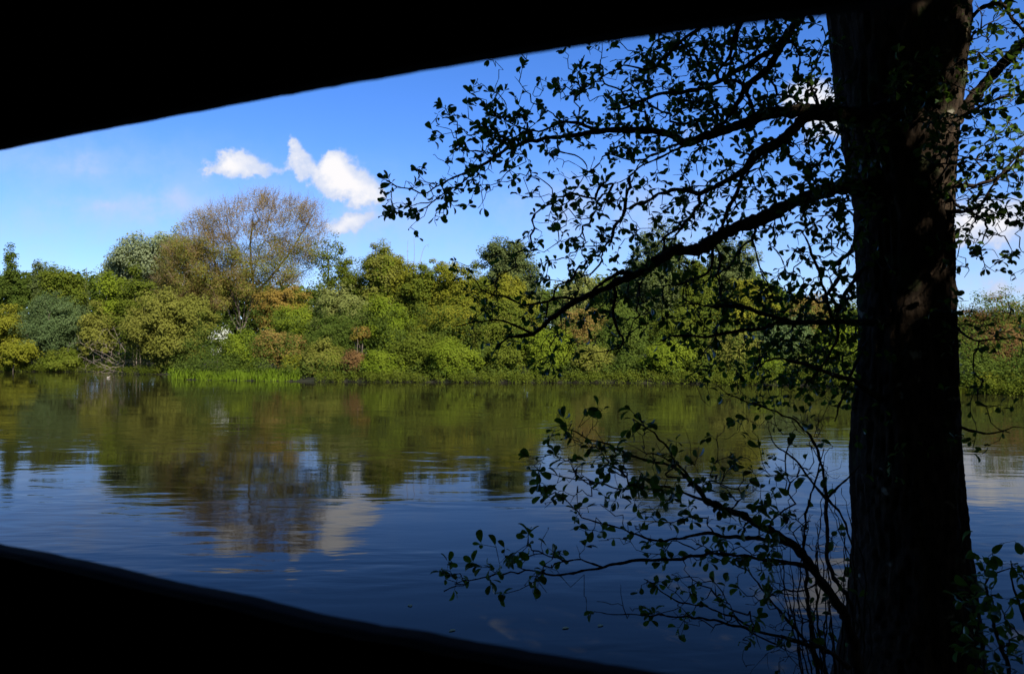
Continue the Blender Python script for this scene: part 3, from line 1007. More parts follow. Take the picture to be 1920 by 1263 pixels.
def build_leaves(root, fr, n_single=300):
    pos, s_, d, nr, size = fr
    app = size / np.maximum(pos[:, 1], .5)
    # seen inside the frame
    u_ = pos[:, 0] / pos[:, 1] * F + 960
    v_ = 655 - (pos[:, 2] - CAMZ) / pos[:, 1] * F
    inside = (u_ > 0) & (u_ < 1920) & (v_ > 0) & (v_ < 1263)
    order = np.argsort(-(app * inside))
    single = order[:n_single]
    single = single[inside[single]]
    rest = np.setdiff1d(np.arange(len(pos)), single)
    rl = Vector(root.location)
    for k, i in enumerate(single):
        o = bpy.data.objects.new('leaf', leaf_variants[k % 3])
        C.objects.link(o)
        o.parent = root
        M = Matrix(((s_[i][0], d[i][0], nr[i][0]), (s_[i][1], d[i][1], nr[i][1]), (s_[i][2], d[i][2], nr[i][2])))
        o.matrix_local = Matrix.Translation(Vector(pos[i] + d[i] * .16 * size[i]) - rl) @ M.to_4x4() @ Matrix.Scale(size[i], 4)
    p, ss, dd, nn, sz = pos[rest], s_[rest], d[rest], nr[rest], size[rest][:, None, None]
    wv_ = rng.uniform(.85, 1.12, len(rest))[:, None, None]
    cz = rng.uniform(.3, 2.2, len(rest))[:, None, None]
    V = (p[:, None, :] + dd[:, None, :] * .16 * sz + sz * (ss[:, None, :] * LV[None, :, 0:1] * wv_ + dd[:, None, :] * LV[None, :, 1:2] + nn[:, None, :] * LV[None, :, 2:3] * cz))
    k = len(LV)
    Q = (LQ[None] + (np.arange(len(rest)) * k)[:, None, None]).reshape(-1, 4)
    tint = np.repeat(rng.random(len(rest)), len(LQ))
    o = link('foliage', mesh_np('foliage', V.reshape(-1, 3), Q, True, tint), root, alder_leaf)
    tag(o, kind='stuff')


def trace(G, pts, n=None, start=None, wob=.006):
    """pts: list of (px, py, Y, r). returns ids and radii"""
    q = np.array(pts, float)
    L = np.linalg.norm(np.diff(q[:, :2], axis=0), axis=1).sum()
    n = n or max(6, int(L / 13))
    s_ = poly(q, n)
    p3 = np.array([P(a[0], a[1], a[2]) for a in s_])
    p3[1:-1] += rng.normal(0, wob, p3[1:-1].shape) * (0.5 + 0 * p3[1:-1])
    st = G.nearest(p3[0]) if start is None and len(G.pos) else -1
    ids = G.limb(p3, st)
    return ids, np.abs(s_[:, 3]) * rng.uniform(.92, 1.1, n)


# trunk
YT = 3.6
left = [(-1500, 1530), (-700, 1535), (0, 1555), (30, 1559), (200, 1575), (300, 1590), (400, 1608), (500, 1616), (600, 1620), (700, 1612), (760, 1603), (850, 1597), (900, 1598), (1000, 1603), (1100, 1594), (1200, 1580), (1263, 1568), (1420, 1530), (1500, 1490)]
right = [(-1500, 1760), (-700, 1790), (0, 1812), (60, 1812), (120, 1808), (300, 1788), (400, 1784), (500, 1788), (600, 1791), (700, 1793), (800, 1797), (900, 1804), (1000, 1812), (1100, 1824), (1180, 1834), (1263, 1848), (1420, 1885), (1500, 1930)]


def trunk_mesh():
    py = np.concatenate([np.linspace(-1500, -40, 50), np.linspace(-35, 1300, 330), np.linspace(1310, 1500, 12)])
    L = np.interp(py, *zip(*left))
    Rr = np.interp(py, *zip(*right))
    NS = 120
    V = []
    ang = np.arange(NS) * 2 * math.pi / NS
    for i, y in enumerate(py):
        c = P((L[i] + Rr[i]) / 2, y, YT)
        r = (Rr[i] - L[i]) / 2 / F * YT * .955
        for k in range(NS):
            a = ang[k]
            ca_, sa_ = math.cos(a), math.sin(a)
            z = c[2]
            # long plates split by furrows
            q = Vector((ca_ * 2.6 + 5, sa_ * 2.6, z * 1.5))
            w0 = mnoise.noise(Vector((ca_ * 1.2, sa_ * 1.2, z * 2.2))) * .5
            a2 = a + w0 * .35
            f = mnoise.noise(Vector((math.cos(a2) * 8.5, math.sin(a2) * 8.5, z * 2.2)))
            f2 = mnoise.noise(Vector((math.cos(a2) * 17 + 9, math.sin(a2) * 17, z * 6.0)))
            f3 = mnoise.noise(Vector((ca_ * 34, sa_ * 34, z * 48)))
            ridge = (1 - min(1, abs(f) * 4.2)) ** 2
            ridge2 = (1 - min(1, abs(f2) * 4.0)) ** 2
            lump = mnoise.noise(q) * .016 + mnoise.noise(Vector((ca_ * 1.1 + 3, sa_ * 1.1, z * .9))) * .02
            d = lump - ridge * .022 - ridge2 * .010 + f3 * .004
            V.append((c[0] + ca_ * (r + d), c[1] + sa_ * (r + d), z))
    n = len(py)
    idx = np.arange(n * NS).reshape(n, NS)
    nxt = np.roll(idx, -1, 1)
    Q = np.stack([idx[:-1], nxt[:-1], nxt[1:], idx[1:]], -1).reshape(-1, 4)[:, ::-1]
    return mesh_np('trunk', np.array(V), Q, True)


def bark_mat():
    m = bpy.data.materials.new('alder bark')
    m.use_nodes = True
    N = NT(m.node_tree)
    b = N.n['Principled BSDF']
    g = N.new('ShaderNodeNewGeometry')
    mp = N.new('ShaderNodeMapping')
    mp.inputs['Scale'].default_value = (1, 1, .35)
    N.l.new(g.outputs['Position'], mp.inputs[0])
    n1 = N.noise(mp.outputs[0], 34, 7, .7)
    n2 = N.noise(g.outputs['Position'], 5, 4, .6)
    c1 = N.mix(N.mapr(n1.outputs[0], .35, .7), (.012, .008, .005, 1), (.060, .040, .025, 1))
    c2 = N.mix(N.mapr(n2.outputs[0], .56, .70), c1, (.040, .055, .020, 1))   # algae
    n3 = N.noise(g.outputs['Position'], 11, 3, .5)
    c3 = N.mix(N.mapr(n3.outputs[0], .66, .74), c2, (.22, .20, .15, 1))      # pale lichen, brightened so sun dapples read on the bark
    N.l.new(c3, b.inputs['Base Color'])
    b.inputs['Roughness'].default_value = .95
    b.inputs['Specular IOR Level'].default_value = .12
    bp = N.new('ShaderNodeBump')
    bp.inputs['Strength'].default_value = 1.0
    bp.inputs['Distance'].default_value = .022
    N.l.new(n1.outputs[0], bp.inputs['Height'])
    N.l.new(bp.outputs[0], b.inputs['Normal'])
    return m


BARK = bark_mat()
alder = empty('alder_tree', tuple(P(1700, 1490, YT)), 'big dark foreground alder with rugged trunk and leafy limbs over the water', 'tree')
link('trunk', trunk_mesh(), alder, BARK)

# leaf density, one digit per 40 x 40 photo pixels from x = 720
GRID = """
000000000000002334443000000456
000000000011355666642000000544
000000101122676766553100000654
000001112334666655553200001656
000032213555666565554300012556
002245434456666665554300013555
002355433344444333344410013555
001343221132223444555510014666
121342123333213444445520014766
222220113333345444555620015777
011000123444455554444410004666
000001234554556543333420003443
000111234545556554444410001123
000122344554444555445510002001
000122344433333445666610002111
000122333222223344556500002121
000011222111112235666400001221
000000011000011235665400000110
000000000000000123434500001000
000000002111000011123400001111
000000014333311221122100002211
000000123244332332112100002100
000000012244433332221100001000
000000023333333333221100000000
000000022223333333321100000000
000112222212233333321100000111
002333321000122333332200001222
001222210001233332332200002332
000000000112333322222200002333
000000000000011112223300003333
000000000000000001123300003333
000000000000000001123300003333
""".split()


def depth_field(x, y, base):
    return base + .45 * mnoise.noise(Vector((x / 260.0, y / 200.0, 3.3))) + rng.normal(0, .13)


def attract(rows, cols, base, k=1.0, jitter=True):
    A = []
    for j in rows:
        for i in cols:
            n = int(GRID[j][i]) * k
            n = int(n) + (1 if rng.random() < n - int(n) else 0)
            nc = max(1, round(n / 2.6))
            cc = [(720 + 40 * (i + rng.random()), 40 * (j + rng.random()), rng.normal(0, .12)) for _ in range(nc)]
            for q in range(n):
                cx, cy, dz_ = cc[q % nc]
                x, y = cx + rng.normal(0, 8), cy + rng.normal(0, 7)
                A.append(P(x, y, depth_field(x, y, base) * .0 + base + .45 * mnoise.noise(Vector((cx / 260.0, cy / 200.0, 3.3))) + dz_ + rng.normal(0, .03)))
    return A


limbs_up = [
    # top limb pair leaving the trunk at left
    ('limb', [(1640, 235, 3.6, .052), (1590, 212, 3.52, .044), (1500, 206, 3.45, .034), (1440, 214, 3.42, .030), (1400, 230, 3.4, .028), (1350, 246, 3.4, .026), (1312, 258, 3.4, .024), (1288, 268, 3.4, .021), (1262, 254, 3.4, .020), (1235, 245, 3.38, .018), (1180, 244, 3.36, .016), (1120, 247, 3.35, .014), (1060, 256, 3.35, .011), (1010, 262, 3.34, .010), (965, 272, 3.33, .009), (935, 290, 3.33, .008), (905, 312, 3.33, .006), (870, 326, 3.33, .005), (840, 338, 3.33, .004)]),
    ('limb', [(1590, 218, 3.5, .034), (1540, 214, 3.42, .030), (1505, 226, 3.35, .028), (1475, 255, 3.3, .026), (1440, 276, 3.25, .025), (1415, 290, 3.22, .024), (1397, 318, 3.2, .021), (1372, 333, 3.2, .013), (1340, 352, 3.2, .012), (1308, 364, 3.2, .011), (1270, 356, 3.2, .009), (1235, 366, 3.2, .008), (1182, 389, 3.2, .006)]),
    ('branch', [(1397, 318, 3.2, .012), (1384, 358, 3.2, .010), (1365, 392, 3.22, .009), (1352, 430, 3.25, .006)]),
    ('branch', [(1124, 247, 3.36, .009), (1090, 232, 3.33, .008), (1058, 228, 3.3, .006), (1010, 246, 3.28, .005), (969, 238, 3.28, .004), (935, 215, 3.28, .003)]),
    ('branch', [(940, 288, 3.33, .005), (905, 310, 3.3, .005), (852, 331, 3.28, .004), (815, 352, 3.27, .004), (792, 361, 3.26, .0035), (760, 352, 3.26, .003), (741, 349, 3.26, .003), (722, 336, 3.26, .002)]),
    ('branch', [(905, 312, 3.3, .004), (862, 345, 3.28, .004), (830, 362, 3.26, .0035), (800, 388, 3.26, .003), (778, 399, 3.26, .002), (764, 412, 3.26, .002)]),
    ('branch', [(1290, 268, 3.4, .008), (1255, 275, 3.38, .006), (1215, 296, 3.36, .005), (1180, 300, 3.34, .004), (1140, 288, 3.32, .003)]),
    ('branch', [(1285, 272, 3.4, .006), (1240, 295, 3.36, .005), (1205, 308, 3.34, .004), (1185, 330, 3.32, .003), (1150, 345, 3.3, .002)]),
    ('branch', [(1045, 258, 3.3, .004), (1050, 285, 3.28, .004), (1085, 294, 3.27, .003), (1100, 315, 3.26, .003), (1080, 350, 3.26, .0025), (1062, 375, 3.26, .002)]),
    # limbs descending from above the slot
    ('limb', [(1640, -160, 3.6, .045), (1590, -80, 3.5, .034), (1530, -10, 3.4, .026), (1490, 45, 3.35, .022), (1462, 92, 3.3, .020), (1435, 133, 3.28, .018), (1400, 164, 3.25, .015), (1384, 190, 3.25, .012), (1362, 225, 3.25, .008), (1335, 245, 3.25, .005)]),
    ('limb', [(1500, 30, 3.36, .016), (1462, 80, 3.3, .014), (1425, 107, 3.3, .013), (1382, 135, 3.28, .012), (1340, 156, 3.27, .011), (1292, 171, 3.25, .010), (1230, 178, 3.22, .008), (1180, 200, 3.2, .006), (1140, 205, 3.2, .004)]),
    ('branch', [(1620, -200, 3.55, .030), (1500, -110, 3.3, .022), (1420, -20, 3.15, .017), (1385, 50, 3.1, .013), (1365, 110, 3.1, .008), (1345, 140, 3.1, .005)]),
    ('branch', [(1420, -20, 3.2, .014), (1330, 40, 3.1, .010), (1270, 85, 3.1, .008), (1220, 130, 3.1, .005), (1165, 125, 3.1, .004), (1120, 150, 3.1, .003)]),
    # great sloping limb
    ('limb', [(1650, 372, 3.6, .062), (1600, 350, 3.5, .046), (1539, 359, 3.4, .035), (1489, 380, 3.33, .033), (1431, 408, 3.25, .032), (1365, 432, 3.2, .030), (1338, 450, 3.18, .029), (1311, 467, 3.15, .029), (1290, 470, 3.14, .023), (1266, 468, 3.12, .025), (1235, 488, 3.1, .022), (1190, 515, 3.08, .018), (1154, 531, 3.05, .016), (1127, 543, 3.05, .014), (1073, 567, 3.0, .012), (1033, 597, 3.0, .011), (1008, 622, 3.0, .009), (985, 630, 3.0, .008), (953, 634, 3.0, .006), (930, 655, 3.0, .003)]),
    ('branch', [(1190, 515, 3.06, .010), (1165, 512, 3.0, .009), (1135, 524, 2.98, .007), (1100, 555, 2.95, .005), (1040, 560, 2.92, .005), (985, 572, 2.9, .004), (955, 558, 2.9, .004), (905, 545, 2.88, .003), (885, 520, 2.88, .002)]),
    ('branch', [(1150, 535, 3.05, .010), (1152, 560, 3.03, .009), (1148, 590, 3.0, .007), (1158, 618, 3.0, .006), (1166, 648, 3.0, .004), (1120, 660, 3.0, .002)]),
    ('branch', [(1000, 627, 3.0, .006), (965, 610, 2.97, .005), (925, 600, 2.95, .004), (895, 605, 2.94, .003), (850, 612, 2.93, .002)]),
    ('branch', [(1338, 452, 3.18, .009), (1337, 480, 3.16, .008), (1328, 510, 3.14, .007), (1300, 524, 3.12, .006), (1265, 535, 3.1, .004)]),
    # lower drooping branches
    ('limb', [(1690, 600, 3.6, .030), (1620, 603, 3.35, .018), (1560, 603, 3.15, .013), (1491, 603, 2.95, .011), (1431, 588, 2.85, .009), (1380, 572, 2.8, .008), (1335, 575, 2.75, .005), (1290, 570, 2.7, .003)]),
    ('branch', [(1500, 603, 2.96, .009), (1460, 606, 2.9, .008), (1431, 615, 2.85, .008), (1390, 618, 2.85, .007), (1341, 627, 2.83, .006), (1296, 630, 2.8, .005), (1259, 630, 2.8, .004), (1232, 642, 2.8, .002)]),
    ('limb', [(1680, 770, 3.6, .024), (1611, 720, 3.35, .013), (1551, 699, 3.1, .009), (1500, 680, 2.9, .007), (1450, 672, 2.8, .005), (1415, 690, 2.75, .003)]),
    ('branch', [(1620, 500, 3.4, .012), (1575, 570, 3.2, .009), (1565, 640, 3.1, .007), (1540, 690, 3.0, .005), (1510, 720, 2.95, .003)]),
    ('branch', [(1625, 640, 3.5, .010), (1600, 690, 3.3, .008), (1580, 740, 3.2, .006), (1565, 790, 3.15, .003)]),
    ('branch', [(1560, 603, 3.15, .008), (1535, 510, 3.1, .007), (1515, 455, 3.1, .005), (1500, 430, 3.1, .003)]),
    # right of the trunk
    ('limb', [(1740, 300, 3.6, .060), (1790, 232, 3.6, .036), (1829, 178, 3.6, .030), (1870, 130, 3.6, .027), (1925, 74, 3.6, .022), (2000, 0, 3.6, .018), (2100, -120, 3.6, .012)]),
    ('branch', [(1770, 110, 3.5, .014), (1824, 30, 3.45, .011), (1850, 10, 3.4, .010), (1880, 8, 3.4, .009), (1900, 40, 3.4, .008), (1930, 70, 3.4, .004)]),
    ('branch', [(1780, 230, 3.5, .010), (1850, 195, 3.4, .008), (1880, 182, 3.35, .007), (1925, 174, 3.3, .006), (1990, 160, 3.3, .004)]),
    ('branch', [(1770, 350, 3.45, .012), (1840, 345, 3.35, .009), (1890, 320, 3.3, .008), (1930, 270, 3.3, .006), (1990, 230, 3.3, .004)]),
    ('branch', [(1760, 400, 3.5, .011), (1830, 390, 3.3, .008), (1862, 350, 3.3, .006), (1900, 300, 3.3, .005), (1940, 280, 3.3, .003)]),
    ('branch', [(1785, 600, 3.5, .007), (1802, 624, 3.35, .006), (1825, 636, 3.3, .005), (1860, 638, 3.25, .004), (1900, 632, 3.2, .003), (1940, 650, 3.2, .002)]),
    ('branch', [(1790, 800, 3.5, .008), (1830, 808, 3.35, .006), (1865, 812, 3.3, .004), (1900, 800, 3.3, .003), (1930, 802, 3.3, .002)]),
]


def plant(root, limbs, att_leaf, att_bare, leaf_sz, per=(2, 4), rtip=.0010, bark=BARK, n_single=300, skip=0, droop=.25, stemmesh='branch', extra_leaf=None, wig=.17, bal=.28):
    G = Grow(wy=.75)
    traced = []
    for kind, pts in limbs:
        ids, r = trace(G, pts)
        r = r * .84
        traced.append((ids, r))
    nb = len(att_leaf)
    att = np.array(list(att_leaf) + list(att_bare))
    ends = G.grow(att, bal=bal, step=.03, wig=wig)
    G.radii(rtip, .40)
    PP = np.array(G.pos)
    DD = np.array(G.dir)
    for ids, r in traced:
        # knobbly limb
        pts = PP[ids]
        m = max(len(ids) * 2, 12)
        t = np.linspace(0, len(ids) - 1, m)
        pt = np.stack([np.interp(t, np.arange(len(ids)), pts[:, k]) for k in range(3)], 1)
        rr = np.interp(t, np.arange(len(ids)), np.maximum(r, rtip))
        rr = rr * (1 + .16 * rng.normal(0, 1, m).clip(-1, 1.6))
        V, Q = tubes([(pt, rr)], 9 if r.max() > .01 else 6)
        link('branch', mesh_np('branch', V, Q, True), root, bark)
    V, Q = tubes(G.twig_paths(.012), 4)
    tag(link('twigs', mesh_np('twigs', V, Q, True), root, alder_twig), kind='stuff')
    # leaves near each leafy tip
    pos, tang = [], []
    for k in range(nb):
        i = ends[k]
        for _ in range(rng.integers(per[0], per[1] + 1)):
            q, back = i, int(rng.random() ** 2 * 3.2)
            for _b in range(back):
                if G.par[q] >= 0:
                    q = G.par[q]
            pos.append(PP[q])
            tang.append(DD[q])
    if extra_leaf is not None:
        for p in extra_leaf:
            pos.append(p)
            tang.append(rng.normal(0, 1, 3))
    pos, tang = np.array(pos), np.array(tang)
    size = leaf_sz * rng.uniform(.55, 1.15, len(pos))
    build_leaves(root, leaf_frames(pos, tang, size, droop=droop), n_single)
    return G


def sun_gaps(cs):
    """drop unseen boughs along chosen sun rays, so sun patches land on the trunk"""
    sh = np.array(sd)
    keep = np.ones(len(cs), bool)
    for p_, r_ in ((P(1722, 300, 3.38), .45), (P(1785, 400, 3.6), .52), (P(1650, 110, 3.4), .16), (P(1775, 850, 3.55), .34), (P(1768, 660, 3.5), .26), (P(1735, 1020, 3.4), .2)):
        v_ = cs - p_
        t = v_ @ sh
        dist = np.linalg.norm(v_ - t[:, None] * sh, axis=1)
        keep &= ~((t > .5) & (dist < r_ + .25 * rng.random(len(cs))))
    return cs[keep]


cols_all = range(30)
A1 = attract(range(0, 19), cols_all, 3.3, 1.05)
A1 += attract(range(1, 10), range(9, 21), 3.3, .62)
A1 += attract(range(13, 19), range(14, 22), 3.1, .7)
A1 += attract(range(4, 9), range(2, 9), 3.28, .45)
for _ in range(16):
    A1.append(P(rng.choice([735, 752, 768, 800, 815, 845]) + rng.normal(0, 10), rng.choice([345, 385, 402, 350, 372]) + rng.normal(0, 8), 3.27))
A1 += attract(range(19, 25), range(27, 30), 3.3, 1.0)
B1 = attract(range(0, 19), cols_all, 3.3, 1.15)
# leafy shoots on the front of the trunk
for _ in range(60):
    x, y = rng.uniform(1660, 1800), rng.uniform(90, 300)
    A1.append(P(x, y, 3.33 - rng.random() * .12))
for _ in range(46):
    A1.append(P(rng.uniform(1560, 1660), rng.uniform(230, 480), 3.3 - rng.random() * .12))
for _ in range(16):
    A1.append(P(rng.uniform(1600, 1800), rng.uniform(480, 900), 3.34 - rng.random() * .06))
# the crown goes on unseen above and to the right, to shade the trunk
UP = []
for _ in range(330):
    x, y = rng.uniform(1150, 2900), rng.uniform(-1350, -110)
    UP.append(P(x, y, rng.uniform(2.2, 5.2)))
for _ in range(150):
    UP.append(P(rng.uniform(2080, 2900), rng.uniform(-100, 500), rng.uniform(2.6, 4.6)))
UP = list(sun_gaps(np.array(UP)))
plant(alder, limbs_up, A1, B1, .034, (3, 6), rtip=.0015, droop=.05)

# the unseen upper crown is a part of the same tree
def upper_crown():
    G = Grow()
    base = np.array([P(1655, y, YT) for y in np.linspace(-40, -1480, 20)])
    G.limb(base)
    for tgt in ((2500, -500), (2700, 100), (1300, -900), (2300, -1200)):
        q = poly([(1690, -60, 3.6), ((1690 + tgt[0]) / 2, (tgt[1] - 160) / 2, 3.5), (tgt[0], tgt[1], 3.4)], 20)
        G.limb(np.array([P(*a) for a in q]), 0)
    G.grow(np.array(UP), bal=.2, step=.2, wig=.1)
    G.radii(.002, .42)
    V, Q = tubes(G.twig_paths(.03), 4)
    tag(link('upper_twigs', mesh_np('upper_twigs', V, Q, True), alder, alder_twig), kind='stuff')
    V, Q, T_ = leaf_cards(np.array(UP), 26, .20, .060, P(1700, -300, 3.6), bias_k=.6, aspect=.8)
    tag(link('upper_foliage', mesh_np('upper_foliage', V, Q, False, T_), alder, alder_leaf), kind='stuff')


upper_crown()

# ---- unseen wood behind and beside the camera, placed to shade the foreground
def shade_wood():
    cs = []
    while len(cs) < 2300:
        a = rng.uniform(0, 2 * math.pi)
        r_ = rng.uniform(4.5, 13)
        x, y, z_ = math.sin(a) * r_ * 1.15, math.cos(a) * r_ - 1.5, rng.uniform(1.2, 11)
        if y > 7 or (y > -1 and z_ < 2.5 + max(0, y) * .62 + 1.6 and abs(x) < 3.2 + max(y, 0) * 1.0):
            continue
        if y > 2 and x < -2.5:
            continue
        cs.append((x, y, z_ + .4))
    for _ in range(420):
        x, y = rng.uniform(-3.5, 5), rng.uniform(-4, 5.5)
        cs.append((x, y, rng.uniform(6.2, 9)))
    sh = np.array(sd)
    for _ in range(620):                      # boughs added along sun rays to shade the foot of the trunk
        low_ = rng.random() < .93
        a0 = np.array((rng.uniform(-.8, 2.4) if low_ else rng.uniform(1.2, 2.3), rng.uniform(2.4, 3.6), rng.uniform(.6, 2.9) if low_ else rng.uniform(2.9, 4.8)))
        q = a0 + sh * rng.uniform(5.2, 9.5)
        if q[2] > 4.2:
            cs.append(q + rng.normal(0, .25, 3))
    cs = sun_gaps(np.array(cs))
    V, Q, T_ = leaf_cards(cs, 15, .75, .40, np.array((0, 0, 4.0)), bias_k=.8)
    o = link('shade_woodland', mesh_np('shade_woodland', V, Q, False, T_), None, LM['dark'])
    tag(o, 'unseen leafy wood behind and beside the hide, shading the foreground', 'woodland', kind='stuff')


shade_wood()

# ---- low spreading alder growth at the foot of the trunk, reaching left over the water
YL = 2.75
young = empty('young_alder', tuple(P(1600, 1500, YL)), 'low young alder spreading left over the water from the trunk foot', 'tree')
limbs_low = [
    ('limb', [(1640, 1420, 3.0, .030), (1610, 1263, 2.95, .024), (1590, 1170, 2.9, .021), (1572, 1132, 2.88, .020), (1531, 1077, 2.85, .018), (1497, 1030, 2.8, .017), (1445, 995, 2.78, .016), (1380, 961, 2.75, .014), (1325, 939, 2.72, .013), (1303, 909, 2.7, .009), (1256, 870, 2.68, .006), (1208, 862, 2.66, .005), (1150, 838, 2.65, .004), (1101, 819, 2.64, .003), (1056, 802, 2.64, .002)]),
    ('branch', [(1497, 1030, 2.8, .011), (1471, 1017, 2.78, .010), (1415, 1008, 2.75, .009), (1360, 1006, 2.7, .007), (1316, 999, 2.68, .007), (1264, 1012, 2.66, .005), (1213, 1008, 2.65, .004), (1165, 991, 2.65, .003), (1101, 974, 2.64, .003), (1079, 952, 2.63, .002), (1056, 930, 2.62, .002)]),
    ('branch', [(1535, 1082, 2.84, .010), (1505, 1060, 2.8, .009), (1436, 1047, 2.72, .007), (1359, 1038, 2.66, .006), (1307, 1040, 2.64, .006), (1256, 1049, 2.62, .006), (1187, 1052, 2.6, .006), (1122, 1064, 2.58, .005), (1058, 1077, 2.56, .004), (990, 1070, 2.54, .003), (929, 1077, 2.53, .003), (880, 1090, 2.52, .002), (832, 1108, 2.5, .002)]),
    ('branch', [(1130, 1063, 2.58, .004), (1090, 1050, 2.56, .003), (1058, 1051, 2.55, .003), (1015, 1035, 2.54, .002), (975, 1050, 2.53, .002)]),
    ('branch', [(1590, 1250, 2.9, .012), (1555, 1222, 2.8, .009), (1510, 1206, 2.75, .008), (1445, 1189, 2.7, .006), (1372, 1171, 2.66, .005), (1316, 1159, 2.64, .004), (1247, 1154, 2.62, .003), (1178, 1150, 2.6, .002), (1114, 1146, 2.6, .0015)]),
    ('branch', [(1420, 1182, 2.7, .004), (1390, 1165, 2.68, .004), (1337, 1141, 2.65, .003), (1273, 1128, 2.63, .003), (1230, 1098, 2.62, .002), (1208, 1085, 2.6, .0015)]),
    ('branch', [(1325, 939, 2.72, .006), (1290, 925, 2.7, .005), (1240, 912, 2.68, .004), (1180, 918, 2.66, .003), (1120, 905, 2.65, .003), (1075, 900, 2.64, .002), (1010, 880, 2.63, .0015)]),
    ('branch', [(1303, 909, 2.7, .005), (1260, 855, 2.68, .004), (1230, 815, 2.66, .003), (1200, 795, 2.65, .002)]),
]
A2 = attract(range(19, 32), range(0, 19), 2.7, .72)
B2 = attract(range(19, 32), range(6, 21), 2.75, 1.1)
plant(young, limbs_low, A2, B2, .034, (3, 6), rtip=.0012)

# ---- bare upright saplings beside the trunk
sap = empty('bare_sapling', tuple(P(1600, 1460, 3.1)), 'nearly bare upright sapling left of the big trunk', 'sapling')
limbs_sap = [
    ('stem', [(1625, 1430, 3.1, .012), (1605, 1200, 3.05, .010), (1595, 1128, 3.0, .010), (1570, 1090, 3.0, .009), (1552, 1050, 3.0, .008), (1549, 935, 3.0, .0075), (1541, 883, 3.0, .0065), (1522, 823, 3.0, .0055), (1490, 790, 3.0, .0045), (1423, 759, 3.0, .0035), (1372, 741, 3.0, .003), (1346, 722, 3.0, .002)]),
    ('stem', [(1549, 935, 3.0, .006), (1565, 915, 3.0, .005), (1595, 888, 3.05, .004), (1612, 872, 3.1, .003)]),
    ('stem', [(1549, 935, 3.0, .006), (1505, 880, 3.0, .005), (1475, 850, 3.0, .004), (1458, 838, 3.0, .003), (1440, 800, 3.0, .002)]),
    ('stem', [(1552, 935, 3.0, .006), (1585, 980, 3.05, .005), (1600, 1040, 3.1, .004)]),
    ('stem', [(1560, 1420, 2.9, .010), (1530, 1250, 2.85, .008), (1512, 1100, 2.8, .007), (1508, 990, 2.8, .005), (1530, 900, 2.8, .004), (1545, 840, 2.8, .002)]),
    ('stem', [(1600, 1420, 2.95, .009), (1560, 1280, 2.9, .008), (1500, 1190, 2.85, .006), (1440, 1120, 2.8, .004), (1400, 1070, 2.8, .003), (1330, 1040, 2.8, .002)]),
]
for k in range(22):
    x0 = rng.uniform(1530, 1640)
    x1 = rng.uniform(1440, 1600)
    yt = rng.uniform(880, 1120)
    Yk = rng.uniform(2.75, 3.15)
    bow = rng.uniform(-40, 40)
    limbs_sap.append(('stem', [(x0, 1430, Yk, .0045), ((x0 * 2 + x1) / 3 + bow * .5, 1300, Yk, .004), ((x0 + x1 * 2) / 3 + bow, (1263 + yt) / 2, Yk, .003), (x1, yt, Yk, .0012)]))
A3 = []
B3 = attract(range(19, 32), range(17, 22), 2.95, 1.1)
for _ in range(120):
    B3.append(P(rng.uniform(1420, 1600), rng.uniform(1000, 1262), rng.uniform(2.8, 3.1)))
for _ in range(34):
    A3.append(P(rng.uniform(1500, 1615), rng.uniform(760, 1260), rng.uniform(2.8, 3.1)))
plant(sap, limbs_sap, A3, B3, .042, (1, 2), rtip=.0009)

# ---- bush at the bottom right
rb = empty('alder_bush', tuple(P(1880, 1460, 3.0)), 'leafy alder bush right of the trunk foot', 'shrub')
limbs_rb = [
    ('stem', [(1900, 1430, 3.0, .012), (1890, 1263, 3.0, .009), (1860, 1160, 3.0, .007), (1850, 1100, 3.0, .005), (1865, 1075, 3.0, .003), (1920, 1060, 3.0, .002)]),
    ('stem', [(1920, 1430, 3.0, .012), (1930, 1263, 3.0, .010), (1925, 1180, 3.0, .008), (1900, 1100, 3.0, .005), (1895, 1050, 3.0, .003)]),
    ('stem', [(1870, 1430, 3.1, .009), (1850, 1300, 3.1, .007), (1838, 1200, 3.1, .005), (1832, 1120, 3.1, .003), (1822, 1050, 3.1, .002)]),
]
A4 = attract(range(25, 32), range(27, 30), 3.0, 1.7)
A4 += [P(rng.uniform(1920, 2050), rng.uniform(1040, 1400), rng.uniform(2.8, 3.2)) for _ in range(30)]
plant(rb, limbs_rb, A4, attract(range(25, 32), range(27, 30), 3.0, .6), .046, (2, 3), rtip=.0009)


# ------------------------------------------------------------------ floating leaves
fl_mat = rough_mat('yellowed floating leaf', (.20, .15, .06), (.34, .28, .12), 20)
for (fx, fy, lab) in ((770, 1135, 'yellowed leaf floating left of the young alder'), (842, 1181, 'yellowed leaf floating just above the lower board of the slot'),
                      (1122, 1172, 'yellowed leaf floating below the lowest young alder branch'), (1054, 1176, 'dark leaf floating between two yellowed leaves')):
    Y = CAMZ * F / (fy - 655)
    p = P(fx, fy, Y)
    V = LV[:18] * np.array((.075, .075, .02))
    a = rng.uniform(0, 6.28)
    ca_, sa_ = math.cos(a), math.sin(a)
    V = np.stack([V[:, 0] * ca_ - V[:, 1] * sa_, V[:, 0] * sa_ + V[:, 1] * ca_, V[:, 2] + .004], 1)
    o = link('floating_leaf', mesh_np('floating_leaf', V, LQ[:10], True), None, fl_mat)
    o.location = (p[0], Y, 0)
    tag(o, lab, 'leaf', 'leaves floating on the lake')


# ------------------------------------------------------------------ the bird hide
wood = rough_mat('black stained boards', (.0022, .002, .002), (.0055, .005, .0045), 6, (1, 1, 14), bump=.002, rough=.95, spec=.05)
hide = empty('bird_hide', (0, -0.6, .9), 'black timber bird hide seen from inside, its viewing slot framing the lake', 'bird hide')
TH = R(26.3)
nv = np.array((math.sin(TH), math.cos(TH), 0))
wv2 = np.array((math.cos(TH), -math.sin(TH), 0))
DN = .375


